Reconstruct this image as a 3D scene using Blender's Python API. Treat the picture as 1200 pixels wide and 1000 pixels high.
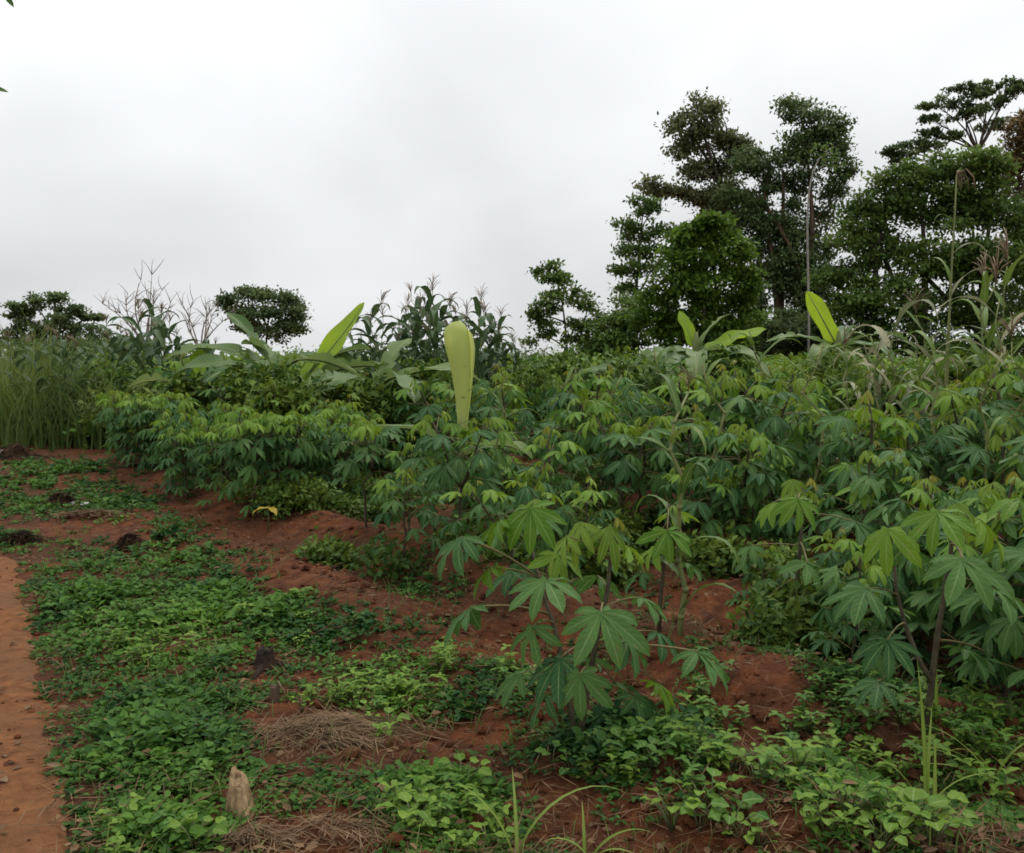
import bpy, math, random
import numpy as np
from mathutils import Vector, Matrix, noise as mnoise

R = math.radians
random.seed(7)
rng = np.random.default_rng(7)
sc = bpy.context.scene
for o in list(bpy.data.objects):
    bpy.data.objects.remove(o)
col = sc.collection

# ------------------------------------------------------------------ camera
FPX, CX, CY, CAMH, PITCH = 1082.0, 600.0, 500.0, 1.5, R(4.2)
cam_d = bpy.data.cameras.new('camera')
cam = bpy.data.objects.new('camera', cam_d)
col.objects.link(cam)
cam.location = (0, 0, CAMH)
cam.rotation_euler = (R(90) - PITCH, 0, 0)
cam_d.sensor_width = 36.0
cam_d.lens = FPX / 1200.0 * 36.0
cam_d.clip_start = 0.05
cam_d.clip_end = 4000
sc.camera = cam

# ------------------------------------------------------------------ light
SUN_EL, SUN_AZ = 58.0, 35.0            # azimuth measured from +Y towards +X
world = bpy.data.worlds.new('World')
sc.world = world
world.use_nodes = True
nt = world.node_tree
nt.nodes.clear()
N = nt.nodes.new
out = N('ShaderNodeOutputWorld')
bg = N('ShaderNodeBackground')
bg.inputs['Strength'].default_value = 0.1
sky = N('ShaderNodeTexSky')
sky.sky_type = 'NISHITA'
sky.sun_disc = False
sky.sun_elevation = R(SUN_EL)
sky.sun_rotation = R(SUN_AZ)
sky.air_density = 1.0
sky.dust_density = 4.0
tc = N('ShaderNodeTexCoord')
sep = N('ShaderNodeSeparateXYZ')
nt.links.new(tc.outputs['Generated'], sep.inputs[0])
mp = N('ShaderNodeMapping')
mp.inputs['Scale'].default_value = (1.0, 1.0, 1.5)
mp.inputs['Location'].default_value = (3.1, 1.7, 0.2)
nt.links.new(tc.outputs['Generated'], mp.inputs['Vector'])
nz = N('ShaderNodeTexNoise')
nz.inputs['Scale'].default_value = 1.9
nz.inputs['Detail'].default_value = 4.0
nz.inputs['Roughness'].default_value = 0.45
nz.inputs['Distortion'].default_value = 0.4
nt.links.new(mp.outputs[0], nz.inputs['Vector'])
rmp = N('ShaderNodeValToRGB')
rmp.color_ramp.elements[0].position = 0.34
rmp.color_ramp.elements[0].color = (6.25, 6.37, 6.47, 1)
rmp.color_ramp.elements[1].position = 0.64
rmp.color_ramp.elements[1].color = (8.2, 8.35, 8.48, 1)
nt.links.new(nz.outputs['Fac'], rmp.inputs['Fac'])
# overcast sky: brighter towards the zenith
mr = N('ShaderNodeMapRange')
mr.inputs['From Min'].default_value = 0.0
mr.inputs['From Max'].default_value = 1.0
mr.inputs['To Min'].default_value = 0.80
mr.inputs['To Max'].default_value = 1.7
nt.links.new(sep.outputs['Z'], mr.inputs['Value'])
vm = N('ShaderNodeVectorMath')
vm.operation = 'SCALE'
nt.links.new(rmp.outputs['Color'], vm.inputs[0])
nt.links.new(mr.outputs[0], vm.inputs['Scale'])
mx = N('ShaderNodeMix')
mx.data_type = 'RGBA'
mx.inputs['Factor'].default_value = 0.975
nt.links.new(sky.outputs[0], mx.inputs['A'])
nt.links.new(vm.outputs[0], mx.inputs['B'])
nt.links.new(mx.outputs['Result'], bg.inputs['Color'])
nt.links.new(bg.outputs[0], out.inputs[0])

sun_d = bpy.data.lights.new('sun', 'SUN')
sun_d.energy = 1.2
sun_d.angle = R(25)
sun_d.color = (1.0, 0.96, 0.9)
sun = bpy.data.objects.new('sun', sun_d)
col.objects.link(sun)
sdir = Vector((math.sin(R(SUN_AZ)) * math.cos(R(SUN_EL)), math.cos(R(SUN_AZ)) * math.cos(R(SUN_EL)), math.sin(R(SUN_EL))))
sun.rotation_euler = sdir.to_track_quat('Z', 'Y').to_euler()
sun.location = sdir * 60

sc.view_settings.view_transform = 'Standard'
sc.view_settings.look = 'None'
sc.view_settings.exposure = 0.34
sc.view_settings.gamma = 1.0
sc.view_settings.use_curve_mapping = False
sc.render.engine = 'CYCLES'
sc.cycles.max_bounces = 6
sc.cycles.transparent_max_bounces = 4
sc.cycles.filter_width = 1.7

# ------------------------------------------------------------------ helpers: picture <-> ground
def ray(px, py):
    x, y = (px - CX) / FPX, (CY - py) / FPX
    c, s = math.cos(PITCH), math.sin(PITCH)
    return Vector((x, c + y * s, -s + y * c))

def at(px, py, Y):
    d = ray(px, py)
    k = Y / d.y
    return Vector((d.x * k, Y, CAMH + d.z * k))

_ph = rng.uniform(0, 6.28, (40,))
def wob(x, y, f, k=0):
    """smooth pseudo-noise in -1..1 from a few crossed waves (numpy friendly)"""
    p = _ph
    return (np.sin(f * (0.83 * x + 0.55 * y) + p[k]) + np.sin(f * (-0.47 * x + 1.07 * y) + p[k + 1])
            + np.sin(f * (1.43 * x - 0.31 * y) + p[k + 2]) + np.sin(f * (0.29 * x + 1.61 * y) * 1.13 + p[k + 3])) / 4.0

def field_edge(y):
    """x of the left edge of the dug cassava field at depth y"""
    return np.interp(y, [0, 2.5, 3.5, 5, 7, 9, 12, 16, 22, 60], [1.0, 0.55, 0.0, -1.0, -2.2, -3.3, -4.9, -7.2, -10.0, -30.0])

def height(x, y):
    x = np.asarray(x, float); y = np.asarray(y, float)
    infield = 1 / (1 + np.exp(-(x - field_edge(y)) * 3.0))
    near = np.clip((22 - y) / 10, 0, 1) * np.clip((x + 14) / 4, 0, 1)
    h = 0.045 * wob(x, y, 1.3) + 0.02 * wob(x, y, 3.7, 4)
    ridge = 0.075 * np.sin(5.6 * (0.8 * x + 0.62 * y) + 1.1 * wob(x, y, 0.9, 8)) + 0.035 * wob(x, y, 8.0, 12) + 0.05
    h = h + infield * near * ridge + near * (0.006 + 0.014 * infield) * wob(x, y, 17.0, 16) + near * (0.004 + 0.008 * infield) * wob(x, y, 41.0, 20)
    return h

def hz(x, y):
    return float(height(x, y))

def G(px, py):
    d = ray(px, py)
    z = 0.0
    for _ in range(6):
        k = (z - CAMH) / d.z
        x, y = d.x * k, d.y * k
        z = hz(x, y)
    return Vector((x, y, z))

def to_px(x, y, z):
    """array projection of world points into photo pixels"""
    c, s = math.cos(PITCH), math.sin(PITCH)
    zz = z - CAMH
    dep = y * c - zz * s
    up = y * s + zz * c
    return CX + FPX * x / dep, CY - FPX * up / dep

# ------------------------------------------------------------------ helpers: meshes
class MB:
    def __init__(self):
        self.V, self.F, self.v, self.t, self.m, self.n = [], [], [], [], [], 0
    def add(self, V, F, v=None, tint=0.5, mat=0):
        V = np.asarray(V, float).reshape(-1, 3)
        k = len(V)
        self.V.append(V)
        for f in F:
            self.F.append(tuple(int(i) + self.n for i in f))
        self.m.extend([mat] * len(F))
        self.v.append(np.zeros(k) if v is None else np.asarray(v, float))
        self.t.append(np.full(k, tint) if np.isscalar(tint) else np.asarray(tint, float))
        self.n += k
        return self
    def mesh(self, name, mats, smooth=True):
        me = bpy.data.meshes.new(name)
        V = np.concatenate(self.V) if self.V else np.zeros((0, 3))
        me.from_pydata(V.tolist(), [], self.F)
        for m in (mats if isinstance(mats, (list, tuple)) else [mats]):
            me.materials.append(m)
        if V.shape[0]:
            a = me.attributes.new('vein', 'FLOAT', 'POINT'); a.data.foreach_set('value', np.concatenate(self.v).astype('f'))
            a = me.attributes.new('tint', 'FLOAT', 'POINT'); a.data.foreach_set('value', np.concatenate(self.t).astype('f'))
            me.polygons.foreach_set('material_index', np.array(self.m, 'i'))
            if smooth:
                me.polygons.foreach_set('use_smooth', np.ones(len(self.F), bool))
        me.update()
        return me

def xf(M, V):
    A = np.array(M)
    return V @ A[:3, :3].T + A[:3, 3]

def grid_faces(n, k, wrap=False):
    F = []
    for i in range(n - 1):
        for j in range(k if wrap else k - 1):
            j2 = (j + 1) % k
            F.append((i * k + j, i * k + j2, (i + 1) * k + j2, (i + 1) * k + j))
    return F

def tube(pts, rad, k=6, cap=True):
    pts = [Vector(p) for p in pts]
    n = len(pts)
    V = []
    ref = None
    for i, p in enumerate(pts):
        d = (pts[min(i + 1, n - 1)] - pts[max(i - 1, 0)])
        d = d.normalized() if d.length > 1e-9 else Vector((0, 0, 1))
        if ref is None:
            ref = d.orthogonal().normalized()
        ref = (ref - d * ref.dot(d))
        ref = ref.normalized() if ref.length > 1e-6 else d.orthogonal().normalized()
        b = d.cross(ref)
        r = rad[i] if hasattr(rad, '__len__') else rad
        for j in range(k):
            a = 2 * math.pi * j / k
            V.append(p + (ref * math.cos(a) + b * math.sin(a)) * r)
    F = grid_faces(n, k, True)
    if cap:
        F.append(tuple(range(k))[::-1]); F.append(tuple((n - 1) * k + j for j in range(k)))
    return np.array([tuple(v) for v in V]), F

def prof_lobe(t):   # cassava lobe: narrow foot, broad two thirds out, drawn-out tip
    return np.clip(0.22 + 0.9 * np.sin(np.pi * np.clip(t, 0, 1) ** 1.35), 0, 1) * np.where(t > 0.8, np.clip((1.0 - t) / 0.2, 0.03, 1) ** 0.75, 1)
def prof_ovate(t):
    return np.clip(np.sin(np.pi * np.clip(t * 0.97 + 0.03, 0, 1) ** 0.75), 0.0, 1) ** .8 + .02
def prof_grass(t):
    return np.clip(np.minimum(0.55 + 2.2 * t, 1.0) * (1 - t ** 2.4), 0.02, 1)
def prof_banana(t):
    return np.clip(np.minimum(t / 0.14, 1) ** 0.6 * np.minimum((1 - t) / 0.22, 1) ** 0.65, 0.04, 1)

def blade(L, W, n=6, p0=0.0, bend=0.8, fold=0.25, prof=prof_ovate, power=1.3, wave=0.0, rnd=None, sub=1):
    """leaf blade along +X, across Y, top +Z; returns V, F, vein"""
    t = np.linspace(0, 1, n + 1)
    ang = p0 - bend * t ** power
    ds = L / n
    am = (ang[1:] + ang[:-1]) / 2
    x = np.concatenate([[0], np.cumsum(np.cos(am) * ds)])
    z = np.concatenate([[0], np.cumsum(np.sin(am) * ds)])
    w = W / 2 * prof(t)
    nx, nz_ = -np.sin(ang), np.cos(ang)
    cols, vein = [], []
    for q in np.linspace(-1, 1, 2 * sub + 1):
        off = np.abs(q) * w * math.sin(fold)
        if wave and rnd is not None and q != 0:
            off = off + wave * abs(q) * w * np.sin(t * rnd.uniform(8, 14) + rnd.uniform(0, 6.3))
        cols.append(np.stack([x + nx * off, q * w * math.cos(fold), z + nz_ * off], 1))
        vein.append(np.full(n + 1, abs(q)))
    k = len(cols)
    V = np.stack(cols, 1).reshape(-1, 3)
    v = np.stack(vein, 1).reshape(-1)
    return V, grid_faces(n + 1, k), v

# vectorised small leaves: ovate six-point leaves (4 tris) or diamonds (2 tris)
def leaf_cloud(P, D, U, L, W, tint, hexa=True, fold=0.3):
    """P base points, D unit directions, U approx normals -> V,F,vein,tint"""
    n = len(P)
    D = D / (np.linalg.norm(D, axis=1, keepdims=True) + 1e-9)
    S = np.cross(D, U); S /= (np.linalg.norm(S, axis=1, keepdims=True) + 1e-9)
    Nn = np.cross(S, D)
    L = np.broadcast_to(L, (n,))[:, None]; W = np.broadcast_to(W, (n,))[:, None]
    if hexa:
        c = [(0, 0, 0), (.28, .9, 1), (.66, .8, 1), (1, 0, -.35), (.66, -.8, 1), (.28, -.9, 1)]
        vv = [0, 1, 1, 0, 1, 1]
        F = np.array([(0, 3, 2, 1), (0, 5, 4, 3)])
    else:
        c = [(0, 0, 0), (.5, 1, 1), (1, 0, 0), (.5, -1, 1)]
        vv = [0, 1, 0, 1]
        F = np.array([(0, 3, 2, 1)])
    k = len(c)
    V = np.zeros((n, k, 3))
    for i, (a, b, f) in enumerate(c):
        V[:, i] = P + D * L * a + S * W * 0.5 * b + Nn * W * 0.5 * abs(fold) * f
    FF = (F[None] + (np.arange(n) * k)[:, None, None]).reshape(-1, 4)
    return V.reshape(-1, 3), FF, np.tile(vv, n), np.repeat(tint, k)

def fast_mesh(name, V, F, vein, tint, mats, midx=None):
    me = bpy.data.meshes.new(name)
    nv, nf = len(V), len(F)
    me.vertices.add(nv); me.vertices.foreach_set('co', V.astype('f').ravel())
    me.loops.add(nf * 4); me.loops.foreach_set('vertex_index', F.astype('i').ravel())
    me.polygons.add(nf)
    me.polygons.foreach_set('loop_start', (np.arange(nf) * 4).astype('i'))
    me.polygons.foreach_set('loop_total', np.full(nf, 4, 'i'))
    for m in (mats if isinstance(mats, (list, tuple)) else [mats]):
        me.materials.append(m)
    if midx is not None:
        me.polygons.foreach_set('material_index', np.asarray(midx, 'i'))
    a = me.attributes.new('vein', 'FLOAT', 'POINT'); a.data.foreach_set('value', np.asarray(vein, 'f'))
    a = me.attributes.new('tint', 'FLOAT', 'POINT'); a.data.foreach_set('value', np.asarray(tint, 'f'))
    me.update(calc_edges=True)
    me.validate()
    return me

def link(name, data, parent=None, M=None):
    o = bpy.data.objects.new(name, data)
    col.objects.link(o)
    if parent is not None:
        o.parent = parent
    if M is not None:
        o.matrix_basis = M
    return o

def tag(o, label, cat, group=None, kind=None):
    o['label'] = label; o['category'] = cat
    if group: o['group'] = group
    if kind: o['kind'] = kind
    return o

def thing(name, label, cat, loc, rz=0.0, s=1.0, group=None):
    o = link(name, None, None, Matrix.Translation(Vector(loc)) @ Matrix.Rotation(rz, 4, 'Z') @ Matrix.Scale(s, 4))
    o.empty_display_size = 0.1
    return tag(o, label, cat, group)

# ------------------------------------------------------------------ materials
def new_mat(name):
    m = bpy.data.materials.new(name)
    m.use_nodes = True
    m.node_tree.nodes.clear()
    return m, m.node_tree

def sat(c, f, g=1.0):
    l = .2126 * c[0] + .7152 * c[1] + .0722 * c[2]
    return tuple(max(.006, (l + (q - l) * f) * g) for q in c)

def leaf_mat(name, dark, light, vein=None, trans=0.25, rough=0.45, src='tint', spec=0.4, tcol=None, nscale=14.0, edge=None, ribs=0, ribstr=.3):
    dark, light = sat(dark, 1.12, 1.0), sat(light, 1.12, 1.0)
    dark, light = (dark[0] * 1.12, dark[1], dark[2]), (light[0] * 1.12, light[1], light[2])
    m, t = new_mat(name)
    n = t.nodes.new
    L = t.links.new
    o = n('ShaderNodeOutputMaterial')
    at_ = n('ShaderNodeAttribute'); at_.attribute_name = 'tint'
    if src == 'object':
        oi = n('ShaderNodeObjectInfo'); f0 = oi.outputs['Random']
    else:
        f0 = at_.outputs['Fac']
    tc_ = n('ShaderNodeTexCoord')
    no = n('ShaderNodeTexNoise'); no.inputs['Scale'].default_value = nscale; no.inputs['Detail'].default_value = 3
    L(tc_.outputs['Object'], no.inputs['Vector'])
    ad = n('ShaderNodeMath'); ad.operation = 'MULTIPLY_ADD'
    L(no.outputs['Fac'], ad.inputs[0]); ad.inputs[1].default_value = 0.9; 
    sb = n('ShaderNodeMath'); sb.operation = 'SUBTRACT'; L(f0, sb.inputs[0]); sb.inputs[1].default_value = 0.45
    L(sb.outputs[0], ad.inputs[2])
    mixc = n('ShaderNodeMix'); mixc.data_type = 'RGBA'
    mixc.inputs['A'].default_value = (*dark, 1); mixc.inputs['B'].default_value = (*light, 1)
    L(ad.outputs[0], mixc.inputs['Factor'])
    c = mixc.outputs['Result']
    if src == 'object':
        sn = n('ShaderNodeTexNoise'); sn.noise_dimensions = '4D'; sn.inputs['Scale'].default_value = nscale * 4.5; sn.inputs['Detail'].default_value = 2
        wm = n('ShaderNodeMath'); wm.operation = 'MULTIPLY'; L(oi.outputs['Random'], wm.inputs[0]); wm.inputs[1].default_value = 37.0
        L(tc_.outputs['Object'], sn.inputs['Vector']); L(wm.outputs[0], sn.inputs['W'])
        sr = n('ShaderNodeMapRange'); sr.inputs['From Min'].default_value = .64; sr.inputs['From Max'].default_value = .72; sr.inputs['To Min'].default_value = 0; sr.inputs['To Max'].default_value = .55
        L(sn.outputs['Fac'], sr.inputs['Value'])
        m5 = n('ShaderNodeMix'); m5.data_type = 'RGBA'
        L(sr.outputs[0], m5.inputs['Factor']); L(c, m5.inputs['A']); m5.inputs['B'].default_value = (0.16, 0.12, 0.045, 1)
        c = m5.outputs['Result']
    if edge is not None:
        e = n('ShaderNodeAttribute'); e.attribute_name = 'vein'
        pw = n('ShaderNodeMath'); pw.operation = 'POWER'; L(e.outputs['Fac'], pw.inputs[0]); pw.inputs[1].default_value = 3
        m2 = n('ShaderNodeMix'); m2.data_type = 'RGBA'
        L(pw.outputs[0], m2.inputs['Factor']); L(c, m2.inputs['A']); m2.inputs['B'].default_value = (*edge, 1)
        c = m2.outputs['Result']
    if vein is not None:
        e = n('ShaderNodeAttribute'); e.attribute_name = 'vein'
        rp = n('ShaderNodeValToRGB')
        rp.color_ramp.elements[0].position = 0.03; rp.color_ramp.elements[0].color = (0.75, 0.75, 0.75, 1)
        rp.color_ramp.elements[1].position = 0.13; rp.color_ramp.elements[1].color = (0, 0, 0, 1)
        L(e.outputs['Fac'], rp.inputs['Fac'])
        m2 = n('ShaderNodeMix'); m2.data_type = 'RGBA'
        L(rp.outputs['Color'], m2.inputs['Factor']); L(c, m2.inputs['A']); m2.inputs['B'].default_value = (*vein, 1)
        c = m2.outputs['Result']
    p = n('ShaderNodeBsdfPrincipled')
    if ribs:
        e = n('ShaderNodeAttribute'); e.attribute_name = 'vein'
        m1 = n('ShaderNodeMath'); m1.operation = 'MULTIPLY'; L(at_.outputs['Fac'], m1.inputs[0]); m1.inputs[1].default_value = ribs
        m3 = n('ShaderNodeMath'); m3.operation = 'MULTIPLY_ADD'; L(e.outputs['Fac'], m3.inputs[0]); m3.inputs[1].default_value = -1.3; L(m1.outputs[0], m3.inputs[2])
        pp = n('ShaderNodeMath'); pp.operation = 'PINGPONG'; L(m3.outputs[0], pp.inputs[0]); pp.inputs[1].default_value = 0.5
        rr = n('ShaderNodeMapRange'); rr.inputs['From Min'].default_value = 0.0; rr.inputs['From Max'].default_value = 0.3; rr.inputs['To Min'].default_value = ribstr; rr.inputs['To Max'].default_value = 0.0
        L(pp.outputs[0], rr.inputs['Value'])
        m2 = n('ShaderNodeMix'); m2.data_type = 'RGBA'
        L(rr.outputs[0], m2.inputs['Factor']); L(c, m2.inputs['A']); m2.inputs['B'].default_value = (*(vein or light), 1)
        c = m2.outputs['Result']
        bp = n('ShaderNodeBump'); bp.inputs['Strength'].default_value = 0.35; bp.inputs['Distance'].default_value = 0.005
        L(pp.outputs[0], bp.inputs['Height']); L(bp.outputs[0], p.inputs['Normal'])
    p.inputs['Roughness'].default_value = rough + 0.08
    p.inputs['Specular IOR Level'].default_value = spec * 0.32
    L(c, p.inputs['Base Color'])
    if trans > 0:
        tr = n('ShaderNodeBsdfTranslucent')
        hs = n('ShaderNodeHueSaturation'); hs.inputs['Value'].default_value = 1.7; hs.inputs['Hue'].default_value = 0.485; hs.inputs['Saturation'].default_value = 1.05
        L(c, hs.inputs['Color'])
        L(hs.outputs[0], tr.inputs['Color'])
        ms = n('ShaderNodeMixShader'); ms.inputs[0].default_value = trans
        L(p.outputs[0], ms.inputs[1]); L(tr.outputs[0], ms.inputs[2])
        L(ms.outputs[0], o.inputs[0])
    else:
        L(p.outputs[0], o.inputs[0])
    return m

def rough_mat(name, c1, c2, scale=8.0, rough=0.9, bump=0.3, bscale=40.0, c3=None, detail=6, src='Object', stretch=None, bdist=.03):
    m, t = new_mat(name)
    n = t.nodes.new; L = t.links.new
    o = n('ShaderNodeOutputMaterial'); p = n('ShaderNodeBsdfPrincipled')
    tc_ = n('ShaderNodeTexCoord'); vec = tc_.outputs[src]
    if stretch:
        mp_ = n('ShaderNodeMapping'); mp_.inputs['Scale'].default_value = stretch
        L(vec, mp_.inputs['Vector']); vec = mp_.outputs[0]
    a = n('ShaderNodeTexNoise'); a.inputs['Scale'].default_value = scale; a.inputs['Detail'].default_value = detail; a.inputs['Roughness'].default_value = 0.62
    L(vec, a.inputs['Vector'])
    r = n('ShaderNodeValToRGB')
    r.color_ramp.elements[0].position = 0.32; r.color_ramp.elements[0].color = (*c1, 1)
    r.color_ramp.elements[1].position = 0.68; r.color_ramp.elements[1].color = (*c2, 1)
    L(a.outputs['Fac'], r.inputs['Fac'])
    c = r.outputs['Color']
    if c3 is not None:
        b2 = n('ShaderNodeTexNoise'); b2.inputs['Scale'].default_value = scale * 0.13; b2.inputs['Detail'].default_value = 4
        L(vec, b2.inputs['Vector'])
        rr = n('ShaderNodeValToRGB'); rr.color_ramp.elements[0].position = 0.45; rr.color_ramp.elements[1].position = 0.62
        L(b2.outputs['Fac'], rr.inputs['Fac'])
        mm = n('ShaderNodeMix'); mm.data_type = 'RGBA'
        L(rr.outputs['Color'], mm.inputs['Factor']); L(c, mm.inputs['A']); mm.inputs['B'].default_value = (*c3, 1)
        c = mm.outputs['Result']
    L(c, p.inputs['Base Color'])
    p.inputs['Roughness'].default_value = rough
    p.inputs['Specular IOR Level'].default_value = 0.2
    b = n('ShaderNodeTexNoise'); b.inputs['Scale'].default_value = bscale; b.inputs['Detail'].default_value = 6; b.inputs['Roughness'].default_value = 0.7
    L(vec, b.inputs['Vector'])
    bp = n('ShaderNodeBump'); bp.inputs['Strength'].default_value = bump; bp.inputs['Distance'].default_value = bdist
    L(b.outputs['Fac'], bp.inputs['Height']); L(bp.outputs[0], p.inputs['Normal'])
    L(p.outputs[0], o.inputs[0])
    return m

M = {}
M['soil'] = rough_mat('red_soil', (0.070, 0.023, 0.009), (0.245, 0.078, 0.026), 9.0, 0.95, 1.0, 30.0, c3=(0.105, 0.041, 0.017), bdist=.07)
M['path'] = rough_mat('packed_red_earth', (0.16, 0.060, 0.020), (0.37, 0.152, 0.056), 11.0, 0.92, 1.0, 36.0, c3=(0.22, 0.100, 0.042), bdist=.05)
M['bark'] = rough_mat('bark', (0.035, 0.028, 0.022), (0.11, 0.09, 0.07), 6.0, 0.9, 0.5, 20.0, stretch=(1, 1, .25))
M['bark_brown'] = rough_mat('brown_bark', (0.05, 0.034, 0.022), (0.13, 0.085, 0.055), 4.0, 0.9, 0.5, 20.0, stretch=(1, 1, .25))
M['bark_pale'] = rough_mat('pale_bark', (0.16, 0.15, 0.13), (0.33, 0.31, 0.27), 6.0, 0.85, 0.3, 20.0)
M['twig'] = rough_mat('dry_twig', (0.16, 0.13, 0.11), (0.30, 0.25, 0.21), 10.0, 0.9, 0.2, 20.0)
M['cass_stem'] = rough_mat('cassava_stem', (0.045, 0.035, 0.022), (0.10, 0.085, 0.05), 30.0, 0.7, 0.3, 60.0)
M['petiole'] = rough_mat('cassava_petiole', (0.10, 0.10, 0.035), (0.20, 0.14, 0.06), 9.0, 0.5, 0.1, 60.0)
M['cass'] = leaf_mat('cassava_leaf_mature', (0.020, 0.068, 0.022), (0.066, 0.142, 0.040), (0.15, 0.24, 0.08), 0.24, 0.5, 'object', 0.5, ribs=7, ribstr=.13)
M['cass_mid'] = leaf_mat('cassava_leaf_fresh', (0.065, 0.150, 0.024), (0.135, 0.235, 0.042), (0.20, 0.28, 0.08), 0.26, 0.45, 'object', ribs=7, ribstr=.13)
M['cass_young'] = leaf_mat('cassava_leaf_young', (0.085, 0.170, 0.030), (0.15, 0.245, 0.050), (0.24, 0.30, 0.09), 0.3, 0.45, 'object', edge=(0.15, 0.20, 0.04))
M['cass_red'] = leaf_mat('cassava_leaf_tip_red', (0.13, 0.16, 0.032), (0.18, 0.22, 0.05), (0.26, 0.26, 0.08), 0.3, 0.45, 'object', edge=(0.18, 0.14, 0.04))
M['cass_far'] = leaf_mat('cassava_leaf_far', (0.050, 0.122, 0.030), (0.160, 0.245, 0.052), None, 0.22, 0.45, 'tint')
M['maize'] = leaf_mat('maize_leaf', (0.050, 0.105, 0.028), (0.115, 0.185, 0.052), (0.20, 0.24, 0.11), 0.22, 0.42, 'object', 0.5, nscale=5)
M['maize_dark'] = leaf_mat('maize_leaf_dark', (0.03, 0.062, 0.03), (0.065, 0.115, 0.05), (0.13, 0.17, 0.08), 0.18, 0.42, 'object', 0.5, nscale=5)
M['maize_pale'] = leaf_mat('maize_leaf_wilted', (0.12, 0.15, 0.09), (0.25, 0.27, 0.17), (0.30, 0.30, 0.2), 0.2, 0.5, 'object', 0.5, nscale=5)
M['maize_stalk'] = rough_mat('maize_stalk', (0.10, 0.13, 0.045), (0.20, 0.20, 0.075), 6.0, 0.6, 0.1, 40.0)
M['tassel'] = rough_mat('maize_tassel', (0.15, 0.10, 0.065), (0.28, 0.2, 0.13), 20.0, 0.8, 0.2, 40.0)
M['straw'] = rough_mat('dry_straw', (0.085, 0.050, 0.029), (0.25, 0.17, 0.095), 7.0, 0.9, 0.2, 40.0)
M['litter'] = rough_mat('dead_leaf_litter', (0.06, 0.032, 0.018), (0.20, 0.12, 0.06), 5.0, 0.9, 0.2, 40.0)
M['banana'] = leaf_mat('banana_leaf', (0.05, 0.11, 0.04), (0.13, 0.20, 0.08), (0.30, 0.34, 0.14), 0.28, 0.38, 'object', 0.5, nscale=3, ribs=34, ribstr=.16)
M['banana_grey'] = leaf_mat('banana_leaf_underside', (0.075, 0.135, 0.050), (0.15, 0.225, 0.090), (0.26, 0.31, 0.14), 0.28, 0.4, 'object', 0.5, nscale=3, ribs=34, ribstr=.16)
M['banana_young'] = leaf_mat('banana_leaf_young', (0.14, 0.26, 0.035), (0.22, 0.35, 0.06), (0.34, 0.42, 0.15), 0.42, 0.4, 'object', 0.4, nscale=3, ribs=34, ribstr=.16)
M['banana_bud'] = leaf_mat('banana_leaf_rolled', (0.27, 0.37, 0.125), (0.41, 0.49, 0.21), (0.33, 0.43, 0.18), 0.4, 0.4, 'object', 0.4, nscale=4, ribs=9, ribstr=.3)
M['banana_dead'] = leaf_mat('banana_leaf_dead', (0.09, 0.045, 0.025), (0.2, 0.11, 0.06), None, 0.15, 0.8, 'object', 0.2)
M['banana_stem'] = rough_mat('banana_pseudostem', (0.07, 0.10, 0.03), (0.15, 0.18, 0.06), 5.0, 0.6, 0.2, 20.0)
M['grass'] = leaf_mat('grass_blade', (0.05, 0.095, 0.032), (0.13, 0.185, 0.06), (0.2, 0.24, 0.1), 0.25, 0.45, 'tint', nscale=4)
M['grass_bright'] = leaf_mat('grass_blade_bright', (0.09, 0.16, 0.03), (0.19, 0.27, 0.075), (0.3, 0.34, 0.15), 0.3, 0.4, 'tint', nscale=4)
M['cover'] = leaf_mat('ground_cover_leaf', (0.018, 0.056, 0.018), (0.100, 0.205, 0.046), None, 0.22, 0.5, 'tint', 0.35, nscale=2.2)
M['weed'] = leaf_mat('weed_leaf', (0.04, 0.105, 0.024), (0.095, 0.19, 0.04), (0.2, 0.28, 0.1), 0.25, 0.45, 'object', 0.4)
M['weed_bright'] = leaf_mat('weed_leaf_bright', (0.080, 0.155, 0.030), (0.150, 0.250, 0.052), (0.22, 0.30, 0.10), 0.28, 0.45, 'object', 0.4)
M['under'] = leaf_mat('undergrowth_leaf', (0.030, 0.070, 0.018), (0.105, 0.165, 0.036), None, 0.22, 0.5, 'tint')
M['weed_stem'] = rough_mat('weed_stem', (0.06, 0.09, 0.03), (0.13, 0.14, 0.06), 20.0, 0.6, 0.1, 40.0)
M['yellow_leaf'] = leaf_mat('yellowing_leaf', (0.25, 0.22, 0.05), (0.34, 0.28, 0.07), None, 0.25, 0.5, 'object')
M['wood'] = rough_mat('fresh_cut_wood', (0.15, 0.085, 0.042), (0.66, 0.46, 0.25), 38.0, 0.85, 1.0, 70.0, stretch=(1, 1, .25))
M['char'] = rough_mat('charred_wood', (0.012, 0.009, 0.008), (0.07, 0.04, 0.027), 16.0, 0.9, 0.7, 40.0)
M['rot'] = rough_mat('rotting_weeds', (0.022, 0.013, 0.009), (0.125, 0.070, 0.040), 18.0, 0.95, 0.7, 40.0)
M['stone'] = rough_mat('pale_stone', (0.35, 0.34, 0.32), (0.6, 0.58, 0.54), 20.0, 0.8, 0.3, 40.0)
def tree_leaf(name, d, l, tr=0.28):
    d, l = tuple(q * 1.3 for q in d), tuple(q * 1.3 for q in l)
    return leaf_mat(name, d, l, None, tr, 0.5, 'tint', 0.35, nscale=0.9)
M['t_olive'] = tree_leaf('tree_leaf_olive', (0.040, 0.056, 0.026), (0.125, 0.150, 0.075))
M['t_dark'] = tree_leaf('tree_leaf_dark', (0.028, 0.050, 0.022), (0.088, 0.132, 0.056))
M['t_bright'] = tree_leaf('tree_leaf_bright', (0.030, 0.064, 0.015), (0.088, 0.155, 0.034), 0.3)
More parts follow.
